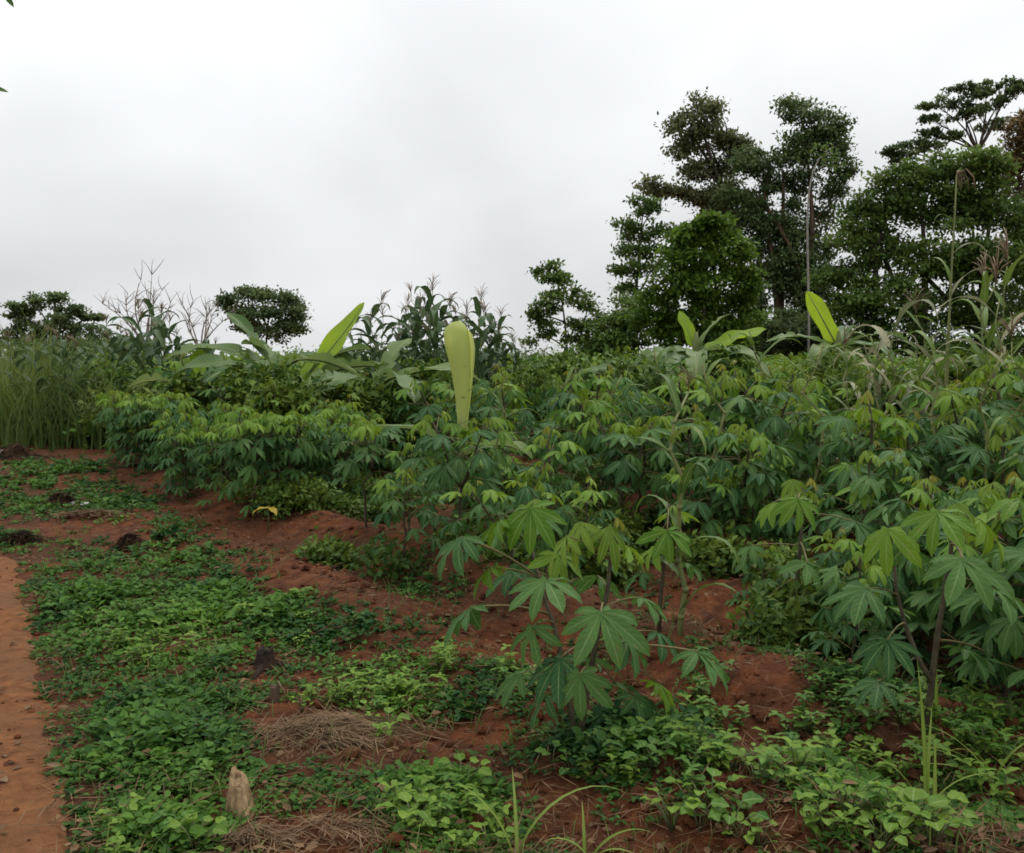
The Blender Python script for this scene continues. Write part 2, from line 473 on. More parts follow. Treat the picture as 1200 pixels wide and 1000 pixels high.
M['t_mid'] = tree_leaf('tree_leaf_mid', (0.032, 0.064, 0.020), (0.092, 0.150, 0.045))
M['t_brown'] = tree_leaf('tree_leaf_brownish', (0.05, 0.045, 0.022), (0.13, 0.11, 0.05))

# ------------------------------------------------------------------ ground
def axis(fine0, fine1, step, lo, hi, grow=1.09):
    a = list(np.arange(fine0, fine1, step))
    s = step
    x = fine1
    up = []
    while x < hi:
        up.append(x); s *= grow; x += s
    up.append(hi)
    s = step; x = fine0; dn = []
    while x > lo:
        s *= grow; x -= s
        dn.append(max(x, lo))
    return np.array(sorted(set(dn)) + a + up)
gx = axis(-4.2, 4.6, 0.036, -900, 900)
gy = axis(2.2, 10.0, 0.036, -60, 1500)
XX, YY = np.meshgrid(gx, gy)
ZZ = height(XX, YY)
V = np.stack([XX, YY, ZZ], -1).reshape(-1, 3)
ny, nx_ = XX.shape
ii = np.arange(ny - 1)[:, None] * nx_ + np.arange(nx_ - 1)[None]
F = np.stack([ii, ii + 1, ii + nx_ + 1, ii + nx_], -1).reshape(-1, 4)
gm = fast_mesh('ground', V, F, np.zeros(len(V)), np.zeros(len(V)), M['soil'])
gm.polygons.foreach_set('use_smooth', np.ones(len(F), bool))
ground = link('ground', gm)
ground['kind'] = 'structure'

# footpath: its right-hand edge read off the photograph, about 1.3 m wide
pe = [G(p, q) for p, q in ((92, 1000), (76, 930), (56, 850), (42, 770), (32, 700), (24, 655))]
edge = [Vector((-0.55, -1.0, 0)), Vector((-0.9, 1.2, 0))] + pe
tail = (edge[-1] - edge[-3]).normalized()
edge += [edge[-1] + Vector((-0.9, 0.5, 0)), edge[-1] + Vector((-2.2, 0.85, 0)), edge[-1] + Vector((-5.0, 1.3, 0)), edge[-1] + Vector((-9.0, 1.8, 0))]
pts = []
for i in range(len(edge) - 1):
    k = max(3, int((edge[i + 1] - edge[i]).length / 0.05))
    for j in range(k):
        pts.append(edge[i].lerp(edge[i + 1], j / k))
pts = np.array([(p.x, p.y) for p in pts])
ker = np.ones(15) / 15
sm = np.stack([np.convolve(np.pad(pts[:, i], 7, mode='edge'), ker, 'valid') for i in (0, 1)], 1)
dr = np.gradient(sm, axis=0); dr /= np.linalg.norm(dr, axis=1, keepdims=True)
left = np.stack([-dr[:, 1], dr[:, 0]], 1)
nw = 34
w_ = np.linspace(-0.22, 1.5, nw)
PX = sm[:, None, :] + left[:, None, :] * w_[None, :, None]
px_, py_ = PX[..., 0], PX[..., 1]
dist_edge = np.minimum(w_[None, :] + 0 * px_, 1.28 - w_[None, :]) + 0.07 * wob(px_, py_, 6.0, 24) + 0.04 * wob(px_, py_, 19, 28)
PZ = height(px_, py_) * 1.0 + np.clip(dist_edge * 0.35, -0.05, 0.02) + 0.004 * wob(px_, py_, 23, 30)
Vp = np.stack([px_, py_, PZ], -1).reshape(-1, 3)
n_s = len(sm)
ii = np.arange(n_s - 1)[:, None] * nw + np.arange(nw - 1)[None]
Fp = np.stack([ii, ii + nw, ii + nw + 1, ii + 1], -1).reshape(-1, 4)[:, ::-1]
pm = fast_mesh('footpath', Vp, Fp, np.zeros(len(Vp)), np.zeros(len(Vp)), M['path'])
pm.polygons.foreach_set('use_smooth', np.ones(len(Fp), bool))
path = link('footpath', pm)
path['kind'] = 'structure'
def on_path(x, y):
    d = np.hypot(sm[:, 0][None] - np.asarray(x)[..., None], sm[:, 1][None] - np.asarray(y)[..., None])
    i = d.argmin(-1)
    q = (np.asarray(x) - sm[i, 0]) * left[i, 0] + (np.asarray(y) - sm[i, 1]) * left[i, 1]
    return q        # >0 : left of right-hand edge, i.e. on the path up to 1.28

# ------------------------------------------------------------------ trees
def limb_pts(a, b, sag=0.12, n=6, rnd=random):
    a, b = Vector(a), Vector(b)
    d = b - a
    off = Vector((rnd.uniform(-1, 1), rnd.uniform(-1, 1), rnd.uniform(0.0, 1))) * d.length * sag
    return [a.lerp(b, i / (n - 1)) + off * math.sin(math.pi * i / (n - 1)) for i in range(n)]

def crown_leaves(lobes, leaf, per, seed, flat=0.7, gap=0.35, csig=0.3, droop=0.0, clump=13, dens=1.0):
    """lobes: (centre, rx, ry(vertical)); many small leaf faces gathered in clumps inside each lobe's volume"""
    g = np.random.default_rng(seed)
    Ps, Ds, Us, Ts = [], [], [], []
    for c, rx, rz in lobes:
        vol = max(rx * rx * rz, 0.05) ** (2 / 3)
        nc = max(4, int(per * dens * vol))
        u = g.normal(size=(nc, 3)); u /= np.linalg.norm(u, axis=1, keepdims=True)
        r = 0.3 + 0.78 * g.random(nc) ** 0.5
        C = np.array(c)[None] + u * r[:, None] * np.array([rx, rx, rz])[None]
        # leave gaps
        nzv = wob(C[:, 0] * 1.1 + seed, C[:, 2] * 1.4 + C[:, 1] * .8, 2.6 / max(0.5, min(rx, 1.6)), seed % 20)
        keep = (nzv > -1 + gap * 2 - 0.25) | (g.random(nc) < 0.25)
        C = C[keep]; uu = u[keep]
        ct = g.normal(0.5, 0.22, len(C)) + g.normal(0, .16)
        k = clump
        P = np.repeat(C, k, 0) + g.normal(size=(len(C) * k, 3)) * csig * np.array([1, 1, flat])
        D = g.normal(size=(len(P), 3)); D[:, 2] -= droop
        U = g.normal(size=(len(P), 3)) * 0.55 + np.repeat(uu, k, 0) * 0.35; U[:, 2] += 1.5
        Ps.append(P); Ds.append(D); Us.append(U); Ts.append(np.repeat(ct, k) + g.normal(0, 0.12, len(P)))
    P = np.concatenate(Ps); D = np.concatenate(Ds); U = np.concatenate(Us); T = np.concatenate(Ts)
    L = leaf * g.uniform(0.7, 1.35, len(P))
    return leaf_cloud(P, D, U, L, L * 0.55, T, False, 0.25)

def tree(name, label, Y, base_px, lobes_px, mat, bark='bark', r0=0.25, leaf=0.2, per=26, seed=1, forks=(), gap=0.35,
         trunks=None, csig=0.3, flat=0.7, cat='tree', group=None, depth=0.6, fork_t=0.55, droop=0.0, clump=13, dens=2.2):
    rd = random.Random(seed)
    base = at(base_px, 430, Y); base.z = hz(base.x, base.y) if Y < 40 else 0.0
    t = thing(name, label, cat, base, group=group)
    k = Y / FPX
    lobes = []; sats = []
    for (px, py, rx, ry) in lobes_px:
        rx_m, rz_m = rx * k, ry * k
        c = at(px, py, Y + rd.uniform(-depth, depth) * max(rx_m, 1.0)) - base
        lobes.append((c, rx_m * .8, rz_m * .8))
        for _ in range(4):
            th = rd.uniform(-.5, math.pi + .5)
            e = c + Vector((math.cos(th) * rx_m * rd.uniform(.7, 1.15), rd.uniform(-.8, .8) * rx_m, math.sin(th) * rz_m * rd.uniform(.7, 1.15)))
            q_ = rd.uniform(.22, .46)
            sats.append((e, rx_m * q_, rz_m * q_ * .75))
    # trunk up to a fork under the crown, limbs to every lobe
    top = sum((c for c, _, _ in lobes), Vector()) / len(lobes)
    hi = max(c.z for c, _, _ in lobes)
    specs = trunks or [(0.0, None)]
    forks_p = []
    for dx, tp in specs:
        b0 = Vector((dx, rd.uniform(-.2, .2), -0.15))
        if tp is None:
            tpv = Vector((top.x * 0.8 + dx, 0, hi * fork_t))
        else:
            tpv = at(tp[0], tp[1], Y) - base
        P = limb_pts(b0, tpv, 0.05, 9, rd)
        mb = MB(); mb.add(*tube(P, [r0 * .72 * (1.25 if i == 0 else 1.0) * (1 - 0.72 * i / 8) for i in range(9)], 8))
        link('trunk', mb.mesh('trunk', M[bark]), t)
        forks_p.append((tpv, P))
    for c, rx, rz in lobes:
        # start from the trunk point nearest below the lobe
        cand = [p for _, P in forks_p for p in P[3:]]
        low = [p for p in cand if p.z < c.z - 0.15 * (c - p).length]
        s = min(low or cand[-1:], key=lambda p: (p - c).length)
        mb = MB()
        rr = min(r0 * 0.45, 0.02 * (c - s).length + 0.03)
        P = limb_pts(s, c, 0.14, 6, rd)
        mb.add(*tube(P, [rr * (1 - 0.75 * i / 5) for i in range(6)], 5))
        for _ in range(5):
            e = c + Vector((rd.uniform(-1, 1) * rx, rd.uniform(-1, 1) * rx, rd.uniform(-.6, 1) * rz)) * 0.85
            q = P[rd.randint(3, 5)]
            mb.add(*tube(limb_pts(q, e, 0.15, 4, rd), [rr * .35, rr * .25, rr * .18, rr * .08], 4))
        link('limb', mb.mesh('limb', M[bark]), t)
    Vc, Fc, vv, tt = crown_leaves(lobes + sats, leaf * 1.1, per, seed, flat * .6, gap + .12, csig * .9, droop, 24, dens * .78)
    link('crown', fast_mesh('crown', Vc, Fc, vv, tt, M[mat]), t)
    return t

G_T = 'tall trees standing beyond the cassava field'
tree('tall_tree', 'tall feathery olive green tree with ragged spreading crown beyond the field', 58, 872,
     [(821, 128, 15, 13), (838, 140, 14, 14), (806, 152, 20, 15), (826, 165, 24, 18), (796, 178, 14, 13), (852, 190, 24, 20),
      (860, 172, 14, 12), (789, 222, 17, 9), (766, 221, 12, 9), (814, 231, 17, 8), (838, 240, 18, 22), (812, 205, 16, 8), (850, 222, 22, 20),
      (846, 265, 16, 22), (864, 240, 16, 24)],
     't_olive', 'bark', 0.42, 0.24, 30, 11, gap=0.42, trunks=[(0, (848, 225))], group=None, csig=0.34)
tree('tall_tree', 'tall dense dark green tree with several straight trunks and hanging foliage', 55, 905,
     [(930, 130, 19, 15), (962, 142, 21, 17), (984, 163, 14, 15), (940, 168, 28, 18), (986, 193, 12, 18), (906, 195, 30, 22), (878, 190, 18, 14),
      (945, 212, 26, 18), (981, 232, 9, 24), (890, 262, 20, 24), (928, 264, 26, 24), (912, 310, 26, 26), (888, 232, 20, 16), (965, 175, 20, 20), (960, 290, 16, 24), (895, 340, 16, 24), (935, 345, 22, 22), (905, 285, 30, 20), (925, 320, 30, 24), (880, 310, 16, 26), (945, 375, 26, 22), (890, 380, 24, 22), (970, 250, 12, 26), (860, 250, 18, 30), (965, 335, 20, 26)],
     't_dark', 'bark_brown', 0.36, 0.23, 30, 12, gap=0.36, trunks=[(-0.35, (902, 190)), (0.35, (918, 200)), (1.4, (945, 175)), (0.0, (889, 230))], csig=0.33, droop=0.5)
tree('small_tree', 'slender open tree with small tiered leaf clusters beside the bright green tree', 50, 748,
     [(754, 240, 13, 10), (762, 250, 10, 8), (733, 268, 11, 8), (748, 276, 14, 9), (776, 274, 11, 8), (738, 296, 12, 8), (764, 298, 14, 9), (738, 318, 13, 10), (762, 318, 14, 10), (745, 345, 16, 12)],
     't_mid', 'bark', 0.16, 0.2, 30, 13, gap=0.42, trunks=[(0, (754, 245))], csig=0.26)
tree('round_tree', 'bushy bright green cone shaped tree in front of tall trees', 40, 822,
     [(838, 264, 11, 10), (826, 284, 24, 18), (800, 302, 20, 16), (850, 300, 20, 18), (790, 332, 28, 22), (834, 335, 34, 26), (868, 335, 17, 20),
      (772, 365, 24, 22), (815, 375, 38, 26), (862, 372, 22, 22), (790, 395, 30, 18), (845, 400, 34, 18), (806, 280, 12, 10)],
     't_bright', 'bark', 0.2, 0.22, 42, 14, gap=0.34, trunks=[(0, (832, 280))], csig=0.26)
tree('scraggly_tree', 'thin scraggly tree with bent stems and loose leaf tufts beside the maize', 45, 664,
     [(642, 317, 11, 9), (650, 328, 9, 8), (661, 345, 12, 11), (641, 356, 8, 9), (680, 356, 14, 10), (632, 392, 13, 18), (636, 372, 10, 10), (692, 378, 18, 14), (702, 402, 20, 14), (676, 394, 12, 12)],
     't_mid', 'bark', 0.12, 0.2, 24, 15, gap=0.42, trunks=[(0, (655, 335)), (0.5, (688, 365))], csig=0.22)
tree('spreading_tree', 'broad leafy dark green tree mass behind the tall maize stalk', 46, 1075,
     [(1105, 200, 44, 16), (1062, 214, 36, 16), (1150, 200, 34, 18), (1030, 238, 30, 22), (1012, 262, 26, 22), (1080, 245, 42, 26), (1140, 245, 44, 28), (1190, 255, 34, 28),
      (1030, 295, 42, 28), (1090, 300, 44, 30), (1160, 305, 46, 30), (990, 322, 28, 22), (1045, 350, 44, 30), (1115, 360, 46, 30), (1185, 360, 42, 32),
      (985, 370, 26, 22), (1015, 402, 36, 22), (1085, 405, 42, 24), (1160, 410, 44, 24), (1215, 310, 30, 40)],
     't_mid', 'bark', 0.4, 0.23, 30, 16, gap=0.25, trunks=[(0, (1080, 250)), (3.2, (1160, 260)), (-2.4, (1025, 270))], csig=0.32)
tree('umbrella_tree', 'tall airy umbrella crowned tree with tiered flat foliage plates and forked limbs', 62, 1148,
     [(1125, 107, 11, 4), (1097, 125, 14, 5), (1128, 122, 13, 5), (1153, 106, 12, 5), (1184, 99, 9, 4), (1186, 110, 13, 5), (1092, 141, 11, 4), (1133, 139, 16, 5), (1152, 130, 10, 4),
      (1163, 148, 15, 7), (1112, 160, 9, 4), (1089, 158, 10, 5), (1074, 170, 13, 7), (1047, 178, 9, 4), (1097, 174, 11, 6), (1168, 122, 10, 4), (1060, 186, 14, 6), (1142, 112, 9, 4)],
     't_dark', 'bark', 0.17, 0.22, 50, 17, gap=0.25, trunks=[(0, (1146, 178))], csig=0.2, flat=0.35, dens=.7)
tree('brownish_tree', 'brownish green tree crown rising behind the broad tree mass', 56, 1200,
     [(1190, 165, 18, 14), (1206, 185, 24, 20), (1185, 198, 18, 14), (1195, 225, 26, 18), (1198, 142, 12, 8)],
     't_brown', 'bark', 0.28, 0.22, 30, 18, gap=0.4, csig=0.3)
tree('flat_topped_tree', 'distant flat topped dark tree above the tall grass', 62, 62,
     [(61, 351, 22, 7), (40, 360, 18, 6), (20, 368, 17, 7), (84, 366, 14, 6), (34, 383, 18, 8), (68, 382, 24, 10), (8, 398, 14, 10), (109, 373, 7, 4), (100, 392, 22, 10), (60, 400, 40, 10), (124, 400, 20, 9)],
     't_dark', 'bark', 0.22, 0.22, 44, 19, gap=0.3, csig=0.24, flat=0.4, dens=1.3)
tree('rounded_tree', 'distant rounded dark tree rising behind the banana leaves', 60, 316,
     [(296, 344, 17, 9), (325, 352, 21, 12), (272, 360, 12, 9), (302, 366, 24, 12), (340, 370, 13, 13), (320, 390, 22, 13), (290, 380, 16, 10), (345, 385, 10, 10)],
     't_dark', 'bark', 0.22, 0.22, 40, 20, gap=0.44, csig=0.3)
for i, (px, lob) in enumerate(((726, [(740, 366, 22, 16), (716, 392, 24, 18), (745, 395, 24, 18), (715, 415, 26, 12)]),
                (925, [(900, 398, 30, 22), (935, 388, 30, 24), (965, 400, 30, 20), (915, 415, 34, 16), (880, 405, 28, 18), (950, 420, 34, 14)]),
                (110, [(60, 412, 36, 11), (110, 414, 34, 11), (150, 412, 22, 12)]))):
    tree('shrub', ['dark shrub at the foot of the slender open tree', 'dark shrub around the trunks of the tall dense tree', 'dark low shrub behind the tall grass'][i],
         (44, 50, 36)[i], px, lob, 't_dark' if i else 't_mid', 'bark', 0.08, 0.2, 40, 30 + i, gap=0.2, cat='shrub', fork_t=0.4)

# pale slender stem leaning in front of the tall trees
t = thing('slender_pale_tree', 'pale bare slender stem curving over at its top before the tall trees', 'tree', at(947, 432, 42))
b0 = at(947, 432, 42)
mb = MB(); P = [at(*p, 42) - b0 for p in ((947, 436), (948, 380), (947, 320), (946, 260), (948, 225), (953, 200), (960, 186), (970, 180))]
mb.add(*tube(P, [.055, .05, .05, .045, .04, .035, .03, .015], 6)); link('trunk', mb.mesh('trunk', M['bark_pale']), t)
Vc, Fc, vv, tt = crown_leaves([(at(968, 178, 42) - b0, .5, .25), (at(975, 190, 42) - b0, .3, .4)], 0.2, 40, 77)
link('crown', fast_mesh('crown', Vc, Fc, vv, tt, M['t_mid']), t)

# leafless trees at left
def bare(px, Y, tops, seed, label):
    rd = random.Random(seed)
    b = at(px, 430, Y); b.z = 0
    t = thing('leafless_tree', label, 'tree', b, group='leafless trees behind the tall grass')
    mb = MB()
    f = at(px, 405, Y) - b
    mb.add(*tube(limb_pts((0, 0, -.1), f, .03, 5, rd), [.09, .08, .07, .06, .05], 6))
    link('trunk', mb.mesh('trunk', M['twig']), t)
    for tx, ty in tops:
        e = at(tx, ty, Y + rd.uniform(-1, 1)) - b
        P = limb_pts(f * rd.uniform(.7, 1), e, .12, 8, rd)
        m2 = MB(); m2.add(*tube(P, [.045 * (1 - .8 * i / 7) for i in range(8)], 5))
        for _ in range(9):
            i = rd.randint(3, 7); q = P[i]
            ee = q + Vector((rd.uniform(-.6, .6), rd.uniform(-.5, .5), rd.uniform(.15, .8)))
            m2.add(*tube(limb_pts(q, ee, .12, 4, rd), [.018, .014, .01, .006], 4))
        link('branch', m2.mesh('branch', M['twig']), t)
bare(172, 42, [(150, 345), (165, 328), (178, 322), (190, 340), (135, 362), (200, 355), (172, 345), (120, 356)], 3, 'leafless grey tree with tall twiggy branches behind the maize')
bare(236, 44, [(210, 350), (226, 352), (240, 348), (256, 352), (272, 368), (218, 372), (248, 370)], 4, 'leafless grey tree with low spread branches beside the rounded tree')

# far scrub closing the horizon
g = np.random.default_rng(5)
lobs = []
for i in range(330):
    a = g.uniform(-0.78, 0.78); d = g.uniform(75, 150)
    hgt = g.uniform(0.5, 1.5) * d / 90
    lobs.append((np.array([math.tan(a) * d, d, hgt * .5]), g.uniform(1.5, 4.0), hgt))
Vc, Fc, vv, tt = crown_leaves(lobs, 0.45, 7, 41, csig=0.5, clump=9)
o = link('distant_scrub', fast_mesh('distant_scrub', Vc, Fc, vv, tt, M['t_mid']))
tag(o, 'low dark scrub along the far edge of the fields', 'scrub', kind='stuff')

# ------------------------------------------------------------------ cassava
def lobed_blade(seed, droop, spread, broad=1.0, Ln=0.19, nl=7, n=6, fold=0.28):
    """palmate leaf with its hub at the origin, middle lobe along +X"""
    rd = np.random.default_rng(seed)
    mb = MB()
    az = {7: [0, .60, -.60, 1.22, -1.22, 1.95, -1.95], 5: [0, .62, -.62, 1.35, -1.35]}[nl]
    ls = {7: [1, .97, .97, .84, .84, .55, .55], 5: [1, .92, .92, .66, .66]}[nl]
    for a, l in zip(az, ls):
        a = a * spread * 1.1 + rd.uniform(-.12, .12)
        L = Ln * l * rd.uniform(.85, 1.1)
        V, F, v = blade(L, L * 0.29 * broad * rd.uniform(.9, 1.1), n, p0=-droop * rd.uniform(.7, 1.2) + 0.12 * math.cos(a), bend=rd.uniform(.4, 1.15) * (0.6 + droop),
                        fold=fold * rd.uniform(.5, 1.5), prof=prof_lobe, wave=0.2, rnd=rd)
        Mz = Matrix.Rotation(a, 4, 'Z') @ Matrix.Rotation(rd.uniform(-.25, .25), 4, 'X')
        mb.add(xf(Mz, V), F, v, tint=np.repeat(np.linspace(0, 1, n + 1), 3))
    return mb

BL = {'old': [], 'mid': [], 'young': [], 'red': []}
BLV = {'old': [], 'mid': [], 'young': [], 'red': []}
for kind, cnt, dr_, sp_, br_, ln_, nl_ in (('old', 8, .30, 1.0, 1.0, .20, 7), ('mid', 5, .42, .97, .95, .18, 7), ('young', 4, .8, .88, .85, .125, 5), ('red', 3, 1.0, .8, .8, .085, 5)):
    for i in range(cnt):
        mb = lobed_blade(100 + 17 * i + len(kind), dr_ * (0.55 + 0.16 * i), sp_, br_, ln_, nl_)
        BLV[kind].append(mb)
        BL[kind].append(mb.mesh('cassava_leaf', {'old': M['cass'], 'mid': M['cass_mid'], 'young': M['cass_young'], 'red': M['cass_red']}[kind]))
# petiole unit: from (-1,0,0) to (0,0,0) with a soft arch
PETV = tube([(-1 + i / 5, 0, 0.05 * math.sin(math.pi * i / 5)) for i in range(6)], [.017, .014, .013, .012, .012, .013], 5)
_mb = MB(); _mb.add(*PETV); PET = _mb.mesh('petiole', M['petiole'])

def pet_matrix(ps, ph):
    d = ph - ps
    X = d.normalized(); Y = Vector((0, 0, 1)).cross(X)
    Y = Y.normalized() if Y.length > 1e-4 else Vector((0, 1, 0))
    Z = X.cross(Y); l = d.length
    m = Matrix(((X.x * l, Y.x * l, Z.x * l, ph.x), (X.y * l, Y.y * l, Z.y * l, ph.y), (X.z * l, Y.z * l, Z.z * l, ph.z), (0, 0, 0, 1)))
    return m

def gen_cassava(seed, H=0.95, branches=0, nleaf=16, tipyoung=3, low=0.38, narrow=False):
    rd = random.Random(seed)
    axes = []
    if branches == 0:
        P = [Vector((0, 0, -0.04))]
        for i in range(1, 9):
            P.append(Vector((rd.uniform(-.02, .02) + P[-1].x, rd.uniform(-.02, .02) + P[-1].y, H * i / 8)))
        axes.append((P, .012, .006, low, nleaf, 0))
    else:
        hf = H * rd.uniform(.45, .58)
        P = [Vector((rd.uniform(-.015, .015) * i, rd.uniform(-.015, .015) * i, -0.04 + (hf + .04) * i / 5)) for i in range(6)]
        axes.append((P, .014, .010, .2 if narrow else .5, 9 if narrow else 4, 0))
        a0 = rd.uniform(0, 6.28)
        for b in range(branches):
            a = a0 + b * 2 * math.pi / branches + rd.uniform(-.3, .3)
            r = rd.uniform(.16, .28)
            Q = [P[-1] + Vector((math.cos(a) * r * (i / 5) ** .85, math.sin(a) * r * (i / 5) ** .85, (H - hf) * rd.uniform(.95, 1.05) * i / 5)) for i in range(6)]
            axes.append((Q, .010, .006, .15, max(6, nleaf // branches + 2), 1))
    sb = MB(); leaves = []
    ga = rd.uniform(0, 6.28)
    for P, r0, r1, lo, nl, isb in axes:
        n = len(P)
        sb.add(*tube(P, [r0 + (r1 - r0) * i / (n - 1) for i in range(n)], 6))
        istop = branches == 0 or isb
        for k in range(nl):
            f = lo + (1 - lo) * (k / max(1, nl - 1)) ** .9
            q = f * (n - 1); i = min(int(q), n - 2)
            ps = P[i].lerp(P[i + 1], q - i)
            ga += 2.4 + rd.uniform(-.3, .3)
            rel = k / max(1, nl - 1) if istop else 0.2
            if istop and rel > 0.93 and tipyoung:
                kind = rd.choice(['red', 'young']) if tipyoung > 1 else 'young'
                pl, el = rd.uniform(.05, .09), rd.uniform(.8, 1.2)
            elif istop and rel > 0.80 and tipyoung:
                kind = 'young'; pl, el = rd.uniform(.08, .13), rd.uniform(.6, 1.0)
            elif rel > 0.55:
                kind = 'mid' if rd.random() < .7 else 'old'; pl, el = rd.uniform(.13, .2), rd.uniform(.35, .8)
            else:
                kind = 'old'; pl, el = rd.uniform(.17, .29), rd.uniform(-.15, .5)
            d = Vector((math.cos(ga) * math.cos(el), math.sin(ga) * math.cos(el), math.sin(el)))
            ph = ps + d * pl
            s = rd.uniform(.78, 1.12)
            vi = rd.randrange(len(BL[kind]))
            Ml = Matrix.Translation(ph) @ Matrix.Rotation(ga, 4, 'Z') @ Matrix.Rotation(rd.uniform(-.1, .45), 4, 'Y') @ Matrix.Rotation(rd.uniform(-.35, .35), 4, 'X')
            if narrow:
                Ml = Ml @ Matrix.Diagonal((s, s * .8, s, 1))
            else:
                Ml = Ml @ Matrix.Scale(s, 4)
            leaves.append((kind, vi, Ml, pet_matrix(ps, ph)))
    d = {'stem': sb.mesh('stem', M['cass_stem']), 'leaves': leaves, 'sb': sb}
    pb = MB()
    for V, *_ in [(0,)]: pass
    pb.V, pb.F, pb.v, pb.t, pb.m, pb.n = list(sb.V), list(sb.F), list(sb.v), list(sb.t), list(sb.m), sb.n
    for kind, vi, Ml, Mp in leaves:
        pb.add(xf(Mp, PETV[0]), PETV[1], mat=1)
    d['stem_pet'] = pb.mesh('stem', [M['cass_stem'], M['petiole']])
    jb = MB()
    jb.V, jb.F, jb.v, jb.t, jb.m, jb.n = list(pb.V), list(pb.F), list(pb.v), list(pb.t), [1 if q == 1 else 0 for q in pb.m], pb.n
    for kind, vi, Ml, Mp in leaves:
        mb = BLV[kind][vi]
        jb.add(xf(Ml, np.concatenate(mb.V)), mb.F, np.concatenate(mb.v), tint={'old': .25, 'mid': .6, 'young': 1.05, 'red': 1.1}[kind] + rd.uniform(-.2, .2), mat=2)
    d['joined'] = jb.mesh('cassava_plant', [M['cass_stem'], M['petiole'], M['cass_far']])
    d['jb'] = jb
    return d

PR = [gen_cassava(1, .95, 0, 22, low=.25), gen_cassava(2, .9, 2, 22), gen_cassava(3, 1.0, 3, 30), gen_cassava(4, .85, 0, 18, low=.3), gen_cassava(5, 1.0, 2, 26, 1), gen_cassava(6, .92, 0, 24, 1, .2)]
BUSHY = [gen_cassava(21, .95, 3, 40, 1, narrow=True), gen_cassava(22, .9, 3, 42, 0, narrow=True), gen_cassava(23, 1.0, 2, 36, 1, narrow=True)]

LOOK = ['single stemmed', 'two branched', 'three branched leafy', 'short single stemmed', 'green tipped two branched', 'low leaved single stemmed', 'bushy three branched', 'dense bushy', 'bushy two branched']
def put_cassava(d, loc, rz, s, label, group, level):
    if label is None:
        k_ = [id(q) for q in PR + BUSHY].index(id(d))
        z_ = ('over the open red soil' if loc.y < 7 else 'in the rows behind the rolled banana leaf' if loc.x < 1.0 else 'in the rows before the bright flat banana leaf' if loc.x < 4.2 and loc.y < 12
              else 'in the rows around the tall bare maize stalk' if loc.y < 12 else 'in the crowded rows at the foot of the bananas')
        label = LOOK[k_] + ' cassava plant ' + z_
        group = 'cassava plants ' + z_ + ', ' + LOOK[k_]
    if level == 2:
        o = link('cassava_plant', d['joined'], None, Matrix.Translation(loc) @ Matrix.Rotation(rz, 4, 'Z') @ Matrix.Scale(s, 4))
        return tag(o, label, 'cassava', group)
    t = thing('cassava_plant', label, 'cassava', loc, rz, s, group)
    link('stem', d['stem'] if level == 0 else d['stem_pet'], t)
    for kind, vi, Ml, Mp in d['leaves']:
        lf = link('leaf', BL[kind][vi], t, Ml)
        if level == 0:
            link('petiole', PET, lf, Ml.inverted() @ Mp)
    return t

# hero plants: leaf hubs read off the photograph, on stems that stand on the ground
def hero(label, base_px, stems, leaves, seed):
    rd = random.Random(seed)
    b = G(*base_px); Y = b.y
    t = thing('cassava_plant', label, 'cassava', b)
    paths = []
    for pts, dy, r0 in stems:
        P = [at(p[0], p[1], Y + dy * i / (len(pts) - 1)) - b for i, p in enumerate(pts)]
        P[0].z = min(P[0].z, -0.03) if pts[0] == base_px else P[0].z
        m = MB(); m.add(*tube(P, [r0 * (1 - .5 * i / (len(P) - 1)) for i in range(len(P))], 7))
        link('stem', m.mesh('stem', M['cass_stem']), t)
        paths.append(P)
    for kind, hp, dy, si, f, az, tilt, s in leaves:
        ph = at(hp[0], hp[1], Y + dy) - b
        P = paths[si]
        q = f * (len(P) - 1); i = min(int(q), len(P) - 2)
        ps = P[i].lerp(P[i + 1], q - i)
        a = R(az)      # 0 = right, 90 = away, -90 = towards the viewer
        Ml = Matrix.Translation(ph) @ Matrix.Rotation(a, 4, 'Z') @ Matrix.Rotation(R(tilt), 4, 'Y') @ Matrix.Rotation(rd.uniform(-.15, .15), 4, 'X') @ Matrix.Scale(s, 4)
        lf = link('leaf', BL[kind][rd.randrange(0, 4) if kind in ('old', 'mid') else 0], t, Ml)
        link('petiole', PET, lf, Ml.inverted() @ pet_matrix(ps, ph))
    return t
